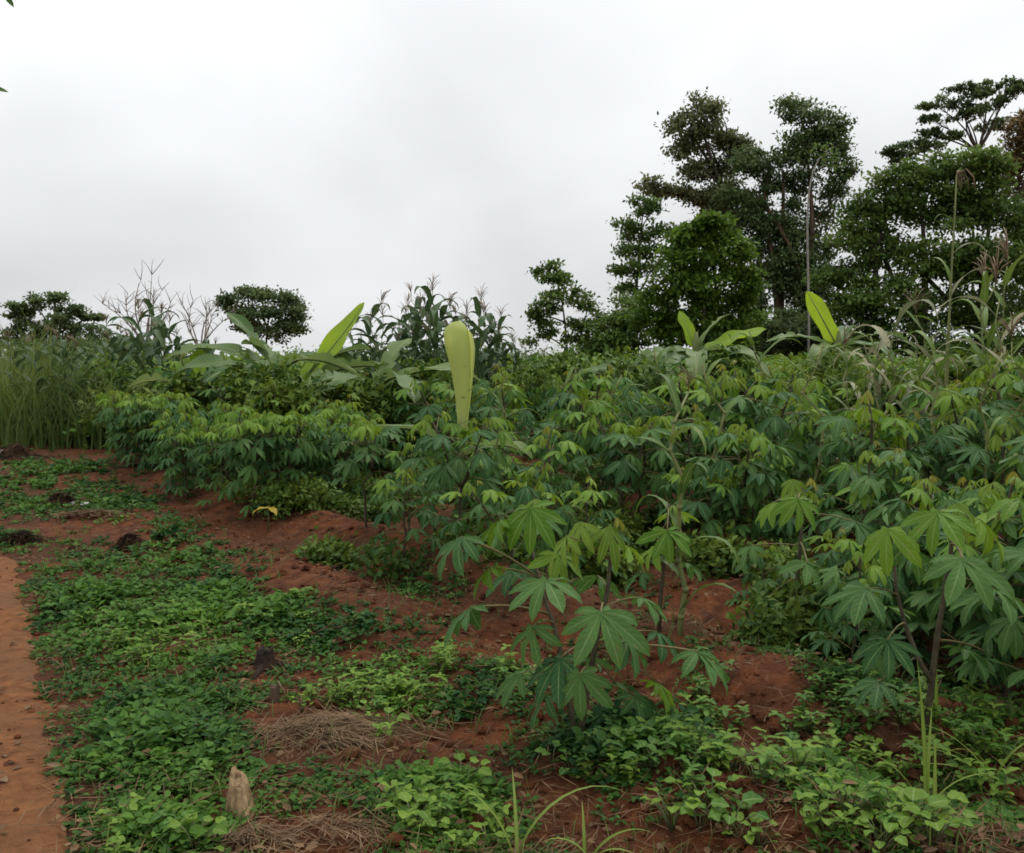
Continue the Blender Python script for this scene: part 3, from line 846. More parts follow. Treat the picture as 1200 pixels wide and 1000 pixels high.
hero('large cassava plant with two dark stems and one big spread leaf on top', (678, 872),
     [([(678, 872), (684, 830), (692, 785), (702, 735), (712, 690), (716, 650)], 0.05, .015),
      ([(678, 872), (668, 830), (662, 780), (648, 730), (634, 690), (622, 640)], 0.25, .013)],
     [('old', (704, 718), -.28, 0, .72, -75, 34, 1.12), ('old', (640, 680), -.1, 1, .8, -115, 22, 1.0), ('old', (552, 712), -.05, 1, .65, 178, 35, 1.02),
      ('old', (656, 772), -.2, 0, .55, -140, 30, 1.05), ('old', (818, 764), -.1, 0, .5, -35, 18, .95), ('old', (540, 630), .1, 1, .85, -150, 28, .95),
      ('mid', (770, 800), .1, 0, .5, 20, 30, .85), ('old', (720, 800), .15, 0, .45, 60, 20, .8), ('mid', (700, 620), .1, 0, 1.0, -60, 40, .8), ('young', (680, 612), .05, 0, 1.0, -130, 40, 1.35),
      ('young', (712, 618), .02, 0, 1.0, -60, 45, 1.35), ('mid', (735, 640), .1, 0, .95, 0, 30, .8), ('red', (722, 606), .06, 0, 1.0, 10, 20, 1.0), ('young', (664, 628), 0, 0, .97, -160, 30, 1.25), ('old', (600, 670), .3, 1, .75, 170, 25, .85), ('old', (690, 770), .3, 0, .6, 80, 20, .9), ('old', (752, 700), .2, 0, .7, 15, 25, .85),
      ('mid', (622, 595), .2, 1, 1.0, -100, 45, 1.25), ('mid', (585, 610), .25, 1, 1.0, 170, 30, .95), ('young', (628, 585), .3, 1, 1.0, -60, 30, 1.0), ('old', (610, 790), .1, 1, .4, -170, 25, .85), ('old', (735, 750), -.2, 0, .6, -20, 40, .85), ('old', (680, 790), -.3, 0, .4, -100, 45, .8), ('old', (625, 735), -.15, 1, .6, -150, 45, .8), ('old', (770, 740), .1, 0, .55, 0, 30, .85), ('old', (640, 815), .0, 1, .3, 180, 30, .75), ('mid', (655, 650), .1, 1, .9, -60, 40, .85), ('old', (745, 815), .05, 0, .35, -30, 35, .75), ('mid', (575, 665), .1, 1, .85, 160, 30, .8), ('old', (700, 675), .25, 0, .8, 60, 30, .85)], 5)
hero('cassava plant with light green drooping leaf hub beside the slim maize', (772, 740),
     [([(772, 740), (774, 700), (778, 660), (782, 615), (784, 590)], 0.05, .012)],
     [('mid', (782, 622), -.15, 0, .95, -85, 42, 1.05), ('mid', (768, 640), -.05, 0, .8, -150, 30, .85), ('old', (805, 660), .1, 0, .8, 20, 30, .8), ('young', (788, 592), .05, 0, 1, -40, 20, .9), ('old', (752, 672), .1, 0, .6, 170, 20, .8), ('mid', (790, 600), .2, 0, .9, 80, 20, .9)], 6)
hero('cassava plant with broad dark leaves and a pale leaf near red soil gap', (930, 745),
     [([(930, 745), (932, 700), (936, 660), (940, 610), (940, 570)], 0.1, .013)],
     [('old', (1003, 612), -.15, 0, .8, -60, 20, 1.05), ('old', (946, 660), -.3, 0, .62, -70, 25, .95), ('mid', (935, 585), -.2, 0, .95, -95, 40, 1.15), ('mid', (905, 590), -.05, 0, .95, -150, 30, 1.0),
      ('red', (950, 560), 0, 0, 1, -20, 30, 1.2), ('young', (930, 562), 0, 0, 1, -120, 40, 1.2), ('old', (880, 640), .1, 0, .6, 175, 25, .9), ('old', (985, 680), .1, 0, .5, 10, 25, .9), ('old', (900, 700), .0, 0, .4, -130, 20, .8)], 8)
hero('tall leggy cassava plant with forked stem and sparse leaves over weeds', (1085, 850),
     [([(1085, 850), (1092, 800), (1098, 750), (1106, 700), (1114, 650), (1118, 600)], 0.1, .014),
      ([(1092, 800), (1075, 770), (1060, 730), (1050, 690), (1046, 640)], 0.15, .011)],
     [('old', (1128, 655), -.25, 0, .85, -80, 28, 1.1), ('old', (1165, 690), -.1, 0, .7, -10, 20, 1.0), ('mid', (1100, 600), -.05, 0, 1, -130, 35, 1.1), ('mid', (1150, 610), .05, 0, 1, -20, 30, 1.1), ('young', (1122, 590), 0, 0, 1, -80, 40, 1.1),
      ('old', (1015, 690), -.05, 1, .7, -170, 25, 1.0), ('old', (1040, 750), -.15, 1, .5, -110, 30, .9), ('old', (1062, 640), 0, 1, 1, 30, 30, .95), ('mid', (1040, 620), -.1, 1, 1, -120, 35, 1.0),
      ('old', (1130, 760), .05, 0, .45, 5, 25, .9), ('old', (1180, 640), .2, 0, .9, 15, 25, 1.1), ('old', (1030, 800), .1, 1, .25, -160, 20, .8), ('old', (1165, 770), .2, 0, .4, 30, 25, .9)], 9)

# the rest of the field
occupied = [G(*p) for p in ((678, 872), (772, 740), (930, 745), (1085, 850))]
def free(p, dmin):
    return all((p.xy - q.xy).length > dmin for q in occupied)
rd = random.Random(99)
def put_field(px, py, s=None, d=None, label=None, group=None):
    p = G(px, py)
    occupied.append(p)
    lvl = 0 if p.y < 8 else 1
    put_cassava(d or rd.choice(PR), p, rd.uniform(0, 6.28), s or rd.uniform(.9, 1.15), label, group, lvl)
# near rows: bases read off the photograph where they can be told
for px, py, s in ((470, 660, .8), (545, 655, .95), (600, 690, .8), (1010, 705, 1.0), (1180, 760, 1.05), (1160, 690, 1.15), (860, 655, 1.0), (650, 640, 1.0), (735, 645, 1.05),
                  (1060, 655, 1.05), (960, 640, 1.05), (510, 625, .9), (1120, 640, 1.1), (1225, 700, 1.1), (845, 628, 1.42), (1012, 660, 1.4), (1195, 640, 1.4), (1075, 622, 1.4), (905, 612, 1.3), (700, 612, 1.15), (430, 620, .85), (480, 640, .75), (590, 652, .8), (640, 668, .8), (690, 662, .8), (830, 672, .8), (885, 668, .85), (1040, 700, .85), (1135, 722, .85), (1205, 735, .9), (560, 612, .9), (750, 612, .95), (860, 612, 1.0), (960, 600, 1.1), (1110, 605, 1.15), (1170, 612, 1.15), (800, 620, 1.15), (1000, 615, 1.1), (1250, 820, 1.1), (1000, 800, .62), (1150, 815, .8), (1205, 850, .85), (1060, 765, .7), (975, 745, .6), (1120, 770, .75), (1030, 740, .7), (890, 720, .55), (1180, 790, .8), (1090, 735, .75), (955, 690, .7), (1005, 760, .6)):
    put_field(px, py, s)
yy = 7.2
while yy < 16.5:
    x = float(field_edge(yy)) + 1.2 + rd.uniform(0, .5)
    while x < 0.60 * yy + 0.5:
        p = Vector((x + rd.uniform(-.25, .25), yy + rd.uniform(-.3, .3), 0))
        if free(p, .62) and not (p.y < 10.2 and p.x < -0.6) and not (-0.85 < p.x < -0.15 and p.y < 8.8):
            p.z = hz(p.x, p.y); occupied.append(p)
            put_cassava(rd.choice(PR), p, rd.uniform(0, 6.28), rd.choice([.7, .85, .95, 1.05, 1.15, 1.25, 1.4]), None, None, 0 if p.y < 8 else 1)
        x += rd.uniform(.72, 1.0)
    yy += .82
# the dense clump at the left edge of the field
for i in range(110):
    px = rd.uniform(140, 430); py = rd.uniform(535, 596) if px > 200 else rd.uniform(525, 556)
    p = G(px, py)
    if not free(p, .30):
        continue
    occupied.append(p)
    put_cassava(rd.choice(BUSHY), p, rd.uniform(0, 6.28), rd.uniform(.72, .98), 'bushy cassava plant in the dense clump at the edge of the red soil', 'bushy cassava clump at the field edge', 1)
# farther rows, one mesh each, and beyond that one mass
cnt = 0
yy = 16.6
while yy < 21.5:
    x = float(field_edge(yy)) + 1.0
    while x < .6 * yy + 1:
        p = Vector((x + rd.uniform(-.3, .3), yy + rd.uniform(-.4, .4), 0)); p.z = hz(p.x, p.y)
        put_cassava(rd.choice(PR + BUSHY), p, rd.uniform(0, 6.28), rd.uniform(1.0, 1.35), 'distant cassava plant in the crowded field before the tall trees', 'distant cassava plants before the tall trees', 2)
        cnt += 1
        x += rd.uniform(1.0, 1.45) * (1 if yy < 22 else 1.25)
    yy += 1.25
jm = []
for d in PR[:4]:
    jb = d['jb']; jm.append((np.concatenate(jb.V), jb.F, np.concatenate(jb.v), np.concatenate(jb.t), jb.m))
# far field as scattered leaf sprays (no plant can be told apart there)
g = np.random.default_rng(8)
nf_ = 1500
fx = g.uniform(-16, 34, nf_); fy = g.uniform(21.6, 44, nf_)
ok = (fx > field_edge(fy)) & (fx < .62 * fy)
fx, fy = fx[ok], fy[ok]
lobs = [(np.array([a, b, g.uniform(.7, 1.15)]), g.uniform(.4, .65), g.uniform(.3, .5)) for a, b in zip(fx, fy)]
Vc, Fc, vv, tt = crown_leaves(lobs, 0.2, 55, 42, csig=0.16, clump=9, gap=.1, droop=.6)
o = link('far_cassava_field', fast_mesh('far_cassava_field', Vc, Fc, vv, tt, M['cass_far']))
tag(o, 'far end of the cassava field merging into one green mass', 'cassava field', kind='stuff')

# ------------------------------------------------------------------ maize
def gen_maize(seed, H=2.2, nl=10, leafmat='maize', droopy=.9, tassel=True, Lf=.75, wide=.075, ts=1.0):
    rd = random.Random(seed); rn = np.random.default_rng(seed)
    P = [Vector((rd.uniform(-.012, .012) * i, rd.uniform(-.012, .012) * i, -.05 + (H + .05) * i / 9)) for i in range(10)]
    sb = MB(); sb.add(*tube(P, [.016 * (1 - .65 * i / 9) for i in range(10)], 6))
    for i in range(1, 9):
        sb.add(*tube([P[i] + Vector((0, 0, -.012)), P[i] + Vector((0, 0, .012))], .016 * (1 - .65 * i / 9) + .003, 6))
    lv = []
    a0 = rd.uniform(0, 6.28)
    for k in range(nl):
        f = .12 + .80 * k / (nl - 1)
        q = f * 9; i = min(int(q), 8)
        ps = P[i].lerp(P[i + 1], q - i)
        L = Lf * (1 - .45 * abs(f - .5)) * rd.uniform(.85, 1.15)
        V, F, v = blade(L, wide * rd.uniform(.85, 1.15), 9, p0=rd.uniform(.75, 1.2), bend=rd.uniform(1.3, 2.4) * droopy, fold=.35, prof=prof_grass, power=1.6, wave=.35, rnd=rn)
        mb = MB(); mb.add(V, F, v)
        Ml = Matrix.Translation(ps) @ Matrix.Rotation(a0 + math.pi * k + rd.uniform(-.5, .5), 4, 'Z')
        lv.append((mb.mesh('maize_leaf', M[leafmat]), Ml))
    tm = None
    if tassel:
        tb = MB(); top = P[-1]
        tb.add(*tube([top, top + Vector((.01, 0, .18 * ts)), top + Vector((.0, .01, .34 * ts))], [.006 * ts, .005 * ts, .003 * ts], 4))
        for k in range(9):
            a = rd.uniform(0, 6.28); z0 = rd.uniform(.04, .2) * ts; l = rd.uniform(.12, .24) * ts
            s = top + Vector((0, 0, z0)); u = Vector((math.cos(a), math.sin(a), 0))
            tb.add(*tube([s, s + u * l * .35 + Vector((0, 0, l * .6)), s + u * l * .75 + Vector((0, 0, l * .85))], [.005 * ts, .005 * ts, .003 * ts], 4))
        tm = tb.mesh('tassel', M['tassel'])
    return {'stalk': sb.mesh('stalk', M['maize_stalk']), 'leaves': lv, 'tassel': tm}
def put_maize(d, loc, rz, s, label, group=None, tilt=0):
    t = thing('maize_plant', label, 'maize', loc, 0, 1, group)
    t.matrix_basis = Matrix.Translation(Vector(loc)) @ Matrix.Rotation(rz, 4, 'Z') @ Matrix.Rotation(tilt, 4, 'X') @ Matrix.Scale(s, 4)
    link('stalk', d['stalk'], t)
    for me, Ml in d['leaves']:
        link('leaf', me, t, Ml)
    if d['tassel']:
        link('tassel', d['tassel'], t)
    return t
MZD = [gen_maize(50 + i, 2.3, 11, 'maize_dark', 1.0, True, .9, .15) for i in range(4)]
MZ = [gen_maize(60 + i, 2.1, 10, 'maize', .85, i < 2, .75, .07) for i in range(3)]
MZW = [gen_maize(70 + i, 1.9, 8, 'maize_pale', 1.35, False, .95, .08) for i in range(2)]
# stand behind the rolled banana leaf: heights follow the ragged skyline there
for px, top in ((432, 372), (440, 348), (455, 385), (470, 362), (478, 350), (486, 338), (495, 350), (503, 340), (512, 330), (520, 350), (530, 352), (545, 372), (552, 360), (560, 345), (568, 362), (575, 378),
                (582, 366), (590, 384), (600, 395), (612, 405), (462, 395), (508, 372), (538, 390), (620, 410), (480, 390), (445, 395), (565, 400), (525, 380), (415, 385), (425, 392), (402, 398), (450, 362), (492, 365), (535, 362), (548, 382), (572, 358), (586, 392), (606, 398), (556, 388), (500, 384), (640, 412), (468, 380)):
    Y = rd.uniform(17.5, 21.5)
    tp = at(px, top, Y); p = Vector((tp.x, Y, hz(tp.x, Y)))
    s = (tp.z - p.z) / 2.5
    put_maize(rd.choice(MZD), p, rd.uniform(0, 6.28), s, 'dark maize plant with tassel in the stand behind rolled banana leaf', 'maize stand behind the rolled banana leaf')
# left stand beside the leafless trees
for px, top in ((160, 360), (170, 372), (185, 352), (192, 366), (198, 376), (178, 388), (205, 392), (150, 395), (215, 398), (140, 388), (125, 396), (225, 402), (250, 405), (275, 406), (100, 398), (165, 385), (190, 390), (80, 402), (40, 400), (300, 408), (240, 396), (15, 398), (60, 392), (112, 390), (95, 405), (130, 380), (28, 404), (155, 378), (72, 396)):
    Y = rd.uniform(15.6, 18.5)
    tp = at(px, top, Y); p = Vector((tp.x, Y, hz(tp.x, Y)))
    put_maize(rd.choice(MZD + MZ[2:]), p, rd.uniform(0, 6.28), (tp.z - p.z) / 2.4, 'tall maize plant before the leafless trees at edge of tall grass', 'maize plants before the leafless trees')
# right: wilted and green maize around the tall tasselled stalk
for px, top, Y, kind in ((1045, 350, 9.5, 'w'), (1085, 395, 8.5, 'w'), (1010, 395, 10.5, 'w'), (1150, 350, 8.5, 'm'), (1185, 335, 8.0, 'w'), (1130, 400, 9.0, 'm'), (1200, 410, 7.5, 'm'), (1065, 420, 9.0, 'm'), (1030, 385, 9.8, 'w'), (1095, 440, 8.0, 'w'), (1165, 400, 9.2, 'w'), (1000, 420, 9.6, 'm'), (1190, 440, 8.4, 'm'), (1140, 445, 7.8, 'w'), (1182, 325, 8.8, 'm'), (1158, 345, 9.2, 'm'), (1078, 380, 9.6, 'm')):
    tp = at(px, top, Y); p = Vector((tp.x, Y, hz(tp.x, Y)))
    w = kind == 'w'
    put_maize(rd.choice(MZW if w else MZ), p, rd.uniform(0, 6.28), (tp.z - p.z) / 2.0,
              'wilted pale maize plant with limp hanging leaves near the tall stalk' if w else 'slender green maize plant near the tall bare stalk',
              'wilted maize around the tall bare stalk' if w else 'green maize around the tall bare stalk', tilt=rd.uniform(-.12, .12))
# slim maize in the middle of the rows
p = G(797, 742)
put_maize(gen_maize(81, 1.2, 8, 'maize', 1.15, True, .5, .05, .35), p, .4, 1.0, 'slim light green maize plant with tassel in the cassava rows beside red soil')
SL = [gen_maize(90 + i, 1.5, 9, 'maize', 1.0, False, .5, .045) for i in range(3)]
for px, py, s_ in ((835, 640, 1.0), (725, 630, .9), (1150, 660, 1.05), (960, 625, 1.1), (590, 622, .85), (1080, 640, 1.1), (880, 600, 1.1), (670, 600, 1.0), (1190, 690, 1.0), (1020, 590, 1.15), (780, 590, 1.1)):
    put_maize(rd.choice(SL), G(px, py), rd.uniform(0, 6.28), s_, 'slim young maize plant without tassel standing among the cassava rows', 'slim maize among the cassava rows', tilt=rd.uniform(-.08, .08))
# the tall bare stalk at right
b = G(1108, 598)
t = thing('maize_plant', 'very tall bare maize stalk with drooping brown tassel before the trees', 'maize', b)
P = [at(*q, b.y) - b for q in ((1108, 600), (1106, 540), (1108, 480), (1110, 420), (1113, 360), (1116, 300), (1119, 250), (1121, 205))]
mb = MB(); mb.add(*tube(P, [.022, .021, .021, .019, .011, .009, .008, .006], 7)); link('stalk', mb.mesh('stalk', M['maize_stalk']), t)
rn = np.random.default_rng(3)
for (sx, sy), az, p0, bend, L, W, mt in (((1116, 290), 180, .75, 1.9, .42, .03, 'maize'), ((1117, 262), 200, .9, 2.6, .32, .028, 'maize'), ((1115, 300), 5, .9, 2.6, .5, .035, 'maize_pale'), ((1113, 350), 0, 1.2, 2.7, .8, .05, 'maize_pale'),
                                     ((1111, 400), 170, 1.1, 2.4, .7, .06, 'maize'), ((1110, 420), -20, 1.0, 2.2, .8, .06, 'maize'), ((1108, 460), 200, 1.0, 2.4, .75, .06, 'maize_pale'), ((1108, 480), 20, 1.1, 2.0, .75, .06, 'maize'), ((1114, 330), 100, 1.2, 1.6, .5, .04, 'maize')):
    V, F, v = blade(L, W, 10, p0, bend, .3, prof_grass, 1.5, .3, rn)
    m2 = MB(); m2.add(V, F, v)
    link('leaf', m2.mesh('leaf', M[mt]), t, Matrix.Translation(at(sx, sy, b.y) - b) @ Matrix.Rotation(R(az), 4, 'Z'))
tb = MB(); top = P[-1]
for k in range(8):
    a = R(rn.uniform(-70, 70)); l = rn.uniform(.06, .2)
    u = Vector((math.cos(a), math.sin(a), 0))
    tb.add(*tube([top, top + u * l * .5 + Vector((0, 0, .05)), top + u * l * .9 + Vector((0, 0, -.03)), top + u * l + Vector((0, 0, -.05 - l * .6))], [.004, .004, .004, .002], 4))
link('tassel', tb.mesh('tassel', M['tassel']), t)

# ------------------------------------------------------------------ banana plants
def banana_leaf(seed, L, W, p0, bend, mat, fold=.25, tears=True):
    rn = np.random.default_rng(seed)
    n = 26
    V, F, v = blade(L, W, n, p0, bend, fold, prof_banana, 1.4, .22, rn, sub=2)
    k = 5
    V = V.reshape(n + 1, k, 3)
    if tears:   # wind-torn strips: nick the margins between some ribs
        for side in (0, 4):
            for r in rn.choice(np.arange(4, n - 2), 3, replace=False):
                V[r, side] = V[r, side] * .6 + V[r, 2] * .4
                V[r, side, 2] -= .02
    mb = MB(); mb.add(V.reshape(-1, 3), F, v, tint=np.repeat(np.linspace(0, 1, n + 1), 5))
    mid = V[:, 2] - np.array([0, 0, .006])
    mb.add(*tube([Vector(q) for q in mid[::2]], [.018 * L * (1 - .8 * i / (len(mid[::2]) - 1)) for i in range(len(mid[::2]))], 5), mat=1)
    return mb.mesh('banana_leaf', [M[mat], M['banana_stem']])
def banana(label, px, Y, stem_h, leaves, seed, r0=.09, group=None):
    b = at(px, 430, Y); b.z = hz(b.x, Y)
    t = thing('banana_plant', label, 'banana plant', b, group=group)
    mb = MB(); mb.add(*tube([(0, 0, -.05), (0.01, 0, stem_h * .3), (0, .01, stem_h * .7), (0, 0, stem_h), (0, 0, stem_h + .15)], [r0 * 1.05, r0 * .9, r0 * .7, r0 * .5, r0 * .25], 10))
    link('pseudostem', mb.mesh('pseudostem', M['banana_stem']), t)
    for i, (az, p0, bend, L, W, mt) in enumerate(leaves):
        u = Vector((math.cos(R(az)), math.sin(R(az)), 0))
        s0 = Vector((0, 0, stem_h * .92)); pl = .12 * L
        W = W * .45 if mt == 'banana_dead' else W * .85
        lf = link('leaf', banana_leaf(seed * 20 + i, L, W, R(p0), R(bend), mt, .25 if mt != 'banana_dead' else .6, mt != 'banana_young'), t,
             Matrix.Translation(s0 + u * pl * math.cos(R(p0)) + Vector((0, 0, pl * math.sin(R(p0))))) @ Matrix.Rotation(R(az), 4, 'Z') @ Matrix.Rotation(random.Random(seed + i).uniform(-.6, .6) if not (seed == 7 and i == 0) else 0, 4, 'X') @ Matrix.Rotation(R(70) if (seed == 7 and i == 0) else 0, 4, Vector((math.cos(R(p0)), 0, math.sin(R(p0))))))
        m2 = MB(); m2.add(*tube([(-pl * math.cos(R(p0)), 0, -pl * math.sin(R(p0))), (0.02, 0, 0)], [.02, .016], 6))
        link('leaf_stalk', m2.mesh('leaf_stalk', M['banana_stem']), lf)
    return t
banana('banana plant with one bright upright young leaf and grey green side leaves', 342, 12.5, 1.12,
       [(35, 56, -16, 1.45, .42, 'banana_young'), (200, 38, 75, 1.5, .42, 'banana_grey'), (-10, 35, 70, 1.5, .45, 'banana_grey'), (-60, 30, 80, 1.3, .42, 'banana'), (150, 55, 60, 1.3, .4, 'banana'),
        (20, 52, 60, 1.2, .4, 'banana'), (-100, 10, 75, 1.2, .42, 'banana_grey'), (-40, -40, 40, .8, .3, 'banana_dead'), (220, -45, 35, .8, .3, 'banana_dead'), (10, -50, 30, .9, .3, 'banana_dead')], 2)
banana('banana plant with a raised spotted leaf against the rounded dark tree', 322, 13.2, 1.4,
       [(150, 68, 40, 1.05, .26, 'banana'), (185, 35, 70, 1.4, .4, 'banana_grey'), (-20, 30, 75, 1.3, .4, 'banana'), (-80, 25, 70, 1.2, .4, 'banana'), (230, 15, 60, 1.1, .38, 'banana'), (-60, -45, 30, .8, .28, 'banana_dead'), (200, -50, 30, .8, .28, 'banana_dead')], 3)
banana('young banana plant with a yellowing upright leaf at the clump edge', 240, 12.8, .95,
       [(90, 70, 15, .75, .28, 'banana_young'), (10, 40, 60, 1.1, .34, 'banana'), (190, 35, 70, 1.0, .34, 'banana'), (-60, 25, 70, 1.0, .34, 'banana_grey'), (-110, -40, 40, .7, .28, 'banana_dead')], 4)
banana('banana plant with limp side leaves beside the rolled leaf plant', 440, 12.0, 1.15,
       [(0, 30, 75, 1.4, .4, 'banana_grey'), (180, 40, 70, 1.3, .4, 'banana_grey'), (-60, 25, 80, 1.3, .4, 'banana'), (-120, 25, 75, 1.2, .4, 'banana'), (-90, -45, 40, .9, .34, 'banana_dead'), (-30, -50, 30, .9, .3, 'banana_dead'), (60, 55, 40, 1.0, .35, 'banana')], 5)
banana('banana plant with a bright leaf held out flat over the cassava', 815, 12.0, 1.58,
       [(5, 22, 5, .85, .36, 'banana_young'), (110, 70, 10, .55, .2, 'banana_young'), (185, 10, 80, .9, .28, 'banana'), (-150, 8, 85, .9, .28, 'banana'), (-40, 10, 70, 1.0, .34, 'banana'), (20, 62, 50, .7, .12, 'banana_grey'), (-100, 5, 75, .9, .32, 'banana'), (-60, -10, 60, .8, .3, 'banana_grey'), (-130, 0, 70, .9, .3, 'banana'), (-100, -50, 30, .8, .28, 'banana_dead')], 6)
banana('banana plant with a narrow bright upright leaf before the broad tree', 982, 15.0, 1.75,
       [(165, 62, 6, .95, .34, 'banana_young'), (180, 24, 50, 1.1, .24, 'banana_grey'), (5, 28, 60, 1.1, .34, 'banana_grey'), (-60, 15, 70, 1.0, .34, 'banana'), (-130, 10, 65, 1.0, .34, 'banana'), (60, 40, 60, 1.0, .34, 'banana'), (-90, 0, 70, 1.0, .32, 'banana_grey'), (-40, -15, 60, .9, .3, 'banana'), (-110, -15, 60, .8, .3, 'banana'), (-80, -50, 30, .9, .28, 'banana_dead')], 7)
banana('banana plant with dull arching leaves among cassava left of bright leaf', 742, 13.0, 1.15,
       [(180, 30, 85, .85, .26, 'banana'), (0, 25, 80, .85, .26, 'banana'), (-70, 20, 80, .85, .28, 'banana'), (110, 40, 70, .8, .24, 'banana_grey'), (-95, 0, 70, .9, .3, 'banana'), (-50, -15, 60, .8, .3, 'banana'), (-110, -45, 30, .8, .28, 'banana_dead')], 8)

# young plant with a half rolled upright leaf
b = at(541, 512, 7.9); b.z = hz(b.x, b.y)
t = thing('banana_plant', 'young banana plant with a single pale green half rolled upright leaf', 'banana plant', b)
mb = MB(); mb.add(*tube([(0, 0, -.05), (0, 0, .3), (0, 0, .62), (.0, 0, .9)], [.055, .05, .04, .03], 9)); link('pseudostem', mb.mesh('pseudostem', M['banana_stem']), t)
base = at(541, 515, 7.9) - b; tipp = at(534, 379, 7.9) - b
nn, kk = 26, 19
V = np.zeros((nn, kk, 3)); vv = np.zeros((nn, kk))
for i in range(nn):
    f = i / (nn - 1)
    c = base.lerp(tipp, f)
    r = .042 + .088 * min(1, max(0, (f - .12) / .68)) ** 1.2
    if f > .9:
        r *= math.sqrt(max(0.02, 1 - ((f - .9) / .105) ** 2))
    bow = .03 * math.sin(math.pi * f)
    for j in range(kk):
        a = R(-175 + 375 * j / (kk - 1)) + R(150)
        rr = r * (1.06 - .34 * (j / (kk - 1)) * (.4 + .6 * f)) * (1 + .025 * math.sin(9 * f + 1.3 * j))
        V[i, j] = (c.x + bow + rr * math.cos(a), c.y + rr * math.sin(a) * .8, c.z + .05 * (j / (kk - 1) - .5) * f)
        vv[i, j] = abs(j - kk // 2) / (kk // 2)
mb = MB(); mb.add(V.reshape(-1, 3), grid_faces(nn, kk), vv.reshape(-1), tint=np.tile(np.linspace(0, 1, kk), nn)); link('leaf', mb.mesh('rolled_leaf', M['banana_bud']), t)
for i, (az, p0, bend, L, W) in enumerate(((185, 45, 85, 1.0, .16), (-20, 35, 80, .7, .18))):
    link('leaf', banana_leaf(300 + i, L, W, R(p0), R(bend), 'banana_grey', .5, False), t, Matrix.Translation((0, 0, .55)) @ Matrix.Rotation(R(az), 4, 'Z'))

# ------------------------------------------------------------------ tall grass at left
def grass_mass(name, pts, Hs, label, mat, wide=.018, seg=4, lean=1.0, seed=1, cat='grass', tints=None):
    g = np.random.default_rng(seed)
    n = len(pts)
    az = g.uniform(0, 2 * np.pi, n); bend = g.uniform(.35, 1.6, n) * lean
    t = np.linspace(0, 1, seg + 1)
    V = np.zeros((n, seg + 1, 2, 3)); 
    x = np.zeros((n, seg + 1)); z = np.zeros((n, seg + 1))
    ang0 = np.pi / 2 - g.uniform(.0, .35, n)
    for i in range(seg):
        a = ang0 - bend * ((i + .5) / seg) ** 1.6
        x[:, i + 1] = x[:, i] + np.cos(a) * Hs / seg
        z[:, i + 1] = z[:, i] + np.sin(a) * Hs / seg
    w = wide * g.uniform(.7, 1.3, n)[:, None] * (1 - t[None] ** 2 * .95) / 2
    tw = g.uniform(0, np.pi, n)
    sx = -np.sin(az + tw * .35); sy = np.cos(az + tw * .35)
    cx = pts[:, 0][:, None] + x * np.cos(az)[:, None]; cy = pts[:, 1][:, None] + x * np.sin(az)[:, None]; cz = pts[:, 2][:, None] + z
    for q, sgn in ((0, -1), (1, 1)):
        V[:, :, q, 0] = cx + sgn * w * sx[:, None]; V[:, :, q, 1] = cy + sgn * w * sy[:, None]; V[:, :, q, 2] = cz
    k = (seg + 1) * 2
    ff = np.array([(2 * i, 2 * i + 1, 2 * i + 3, 2 * i + 2) for i in range(seg)])
    F = (ff[None] + (np.arange(n) * k)[:, None, None]).reshape(-1, 4)
    tint = np.repeat(tints if tints is not None else g.normal(.5, .25, n), k)
    o = link(name, fast_mesh(name, V.reshape(-1, 3), F, np.full(n * k, .6), tint, M[mat] if isinstance(mat, str) else mat))
    return o
g = np.random.default_rng(12)
n = 8500
ppx = g.uniform(-40, 215, n); ppd = g.uniform(15.2, 24.0, n)
px3 = (ppx - CX) / FPX * ppd
clump = wob(px3, ppd, 2.9, 3)
ok = clump + g.normal(0, .3, n) > -.25
px3, ppd, ppx, clump = px3[ok], ppd[ok], ppx[ok], clump[ok]
Hg = (1.15 + .8 * np.clip(clump, -.5, 1) + g.normal(0, .3, len(px3))) * np.interp(ppx, [-40, 90, 150, 215], [1.25, 1.15, .9, .5])
pts3 = np.stack([px3, ppd, height(px3, ppd)], 1)
o = grass_mass('tall_grass', pts3, Hg, '', 'grass', .030, 6, 1.05, 13, tints=.45 + .45 * wob(px3, ppd, 1.9, 7) + g.normal(0, .2, len(px3)))
tag(o, 'tall green grass growing thick before the flat topped tree', 'grass', kind='stuff')

def leafy_bush(px, Y, h_, w_, i, label, group, mat):
    b = at(px, 450, Y); b.z = hz(b.x, Y)
    t = thing('tall_weed', label, 'weed', b, group=group)
    rd3 = random.Random(500 + i); lob = []
    for k_ in range(7):
        c = Vector((rd3.uniform(-1, 1) * w_ * .8, rd3.uniform(-.5, .5) * w_, h_ * rd3.uniform(.25, .92)))
        lob.append((c, w_ * rd3.uniform(.35, .6), h_ * rd3.uniform(.12, .2)))
        mb = MB(); mb.add(*tube(limb_pts((0, 0, -.03), c, .1, 5, rd3), [.012, .01, .008, .006, .004], 4)); link('stem', mb.mesh('stem', M['weed_stem']), t)
    Vc, Fc, vv, tt = crown_leaves(lob, .11, 200, 60 + i, .8, .15, .09, .4, 9)
    link('foliage', fast_mesh('foliage', Vc, Fc, vv, tt, M[mat]), t)
for i, (px, Y, h_, w_) in enumerate(((86, 16.2, .9, .6), (122, 15.6, 1.0, .6), (140, 16.6, 1.3, .6), (168, 15.2, 1.1, .6), (196, 15.8, 1.35, .6), (225, 14.6, 1.2, .5))):
    leafy_bush(px, Y, h_, w_, i, 'bushy leafy weed growing up among the tall grass', 'bushy weeds among the tall grass', 'cass_far' if i % 3 else 'grass')
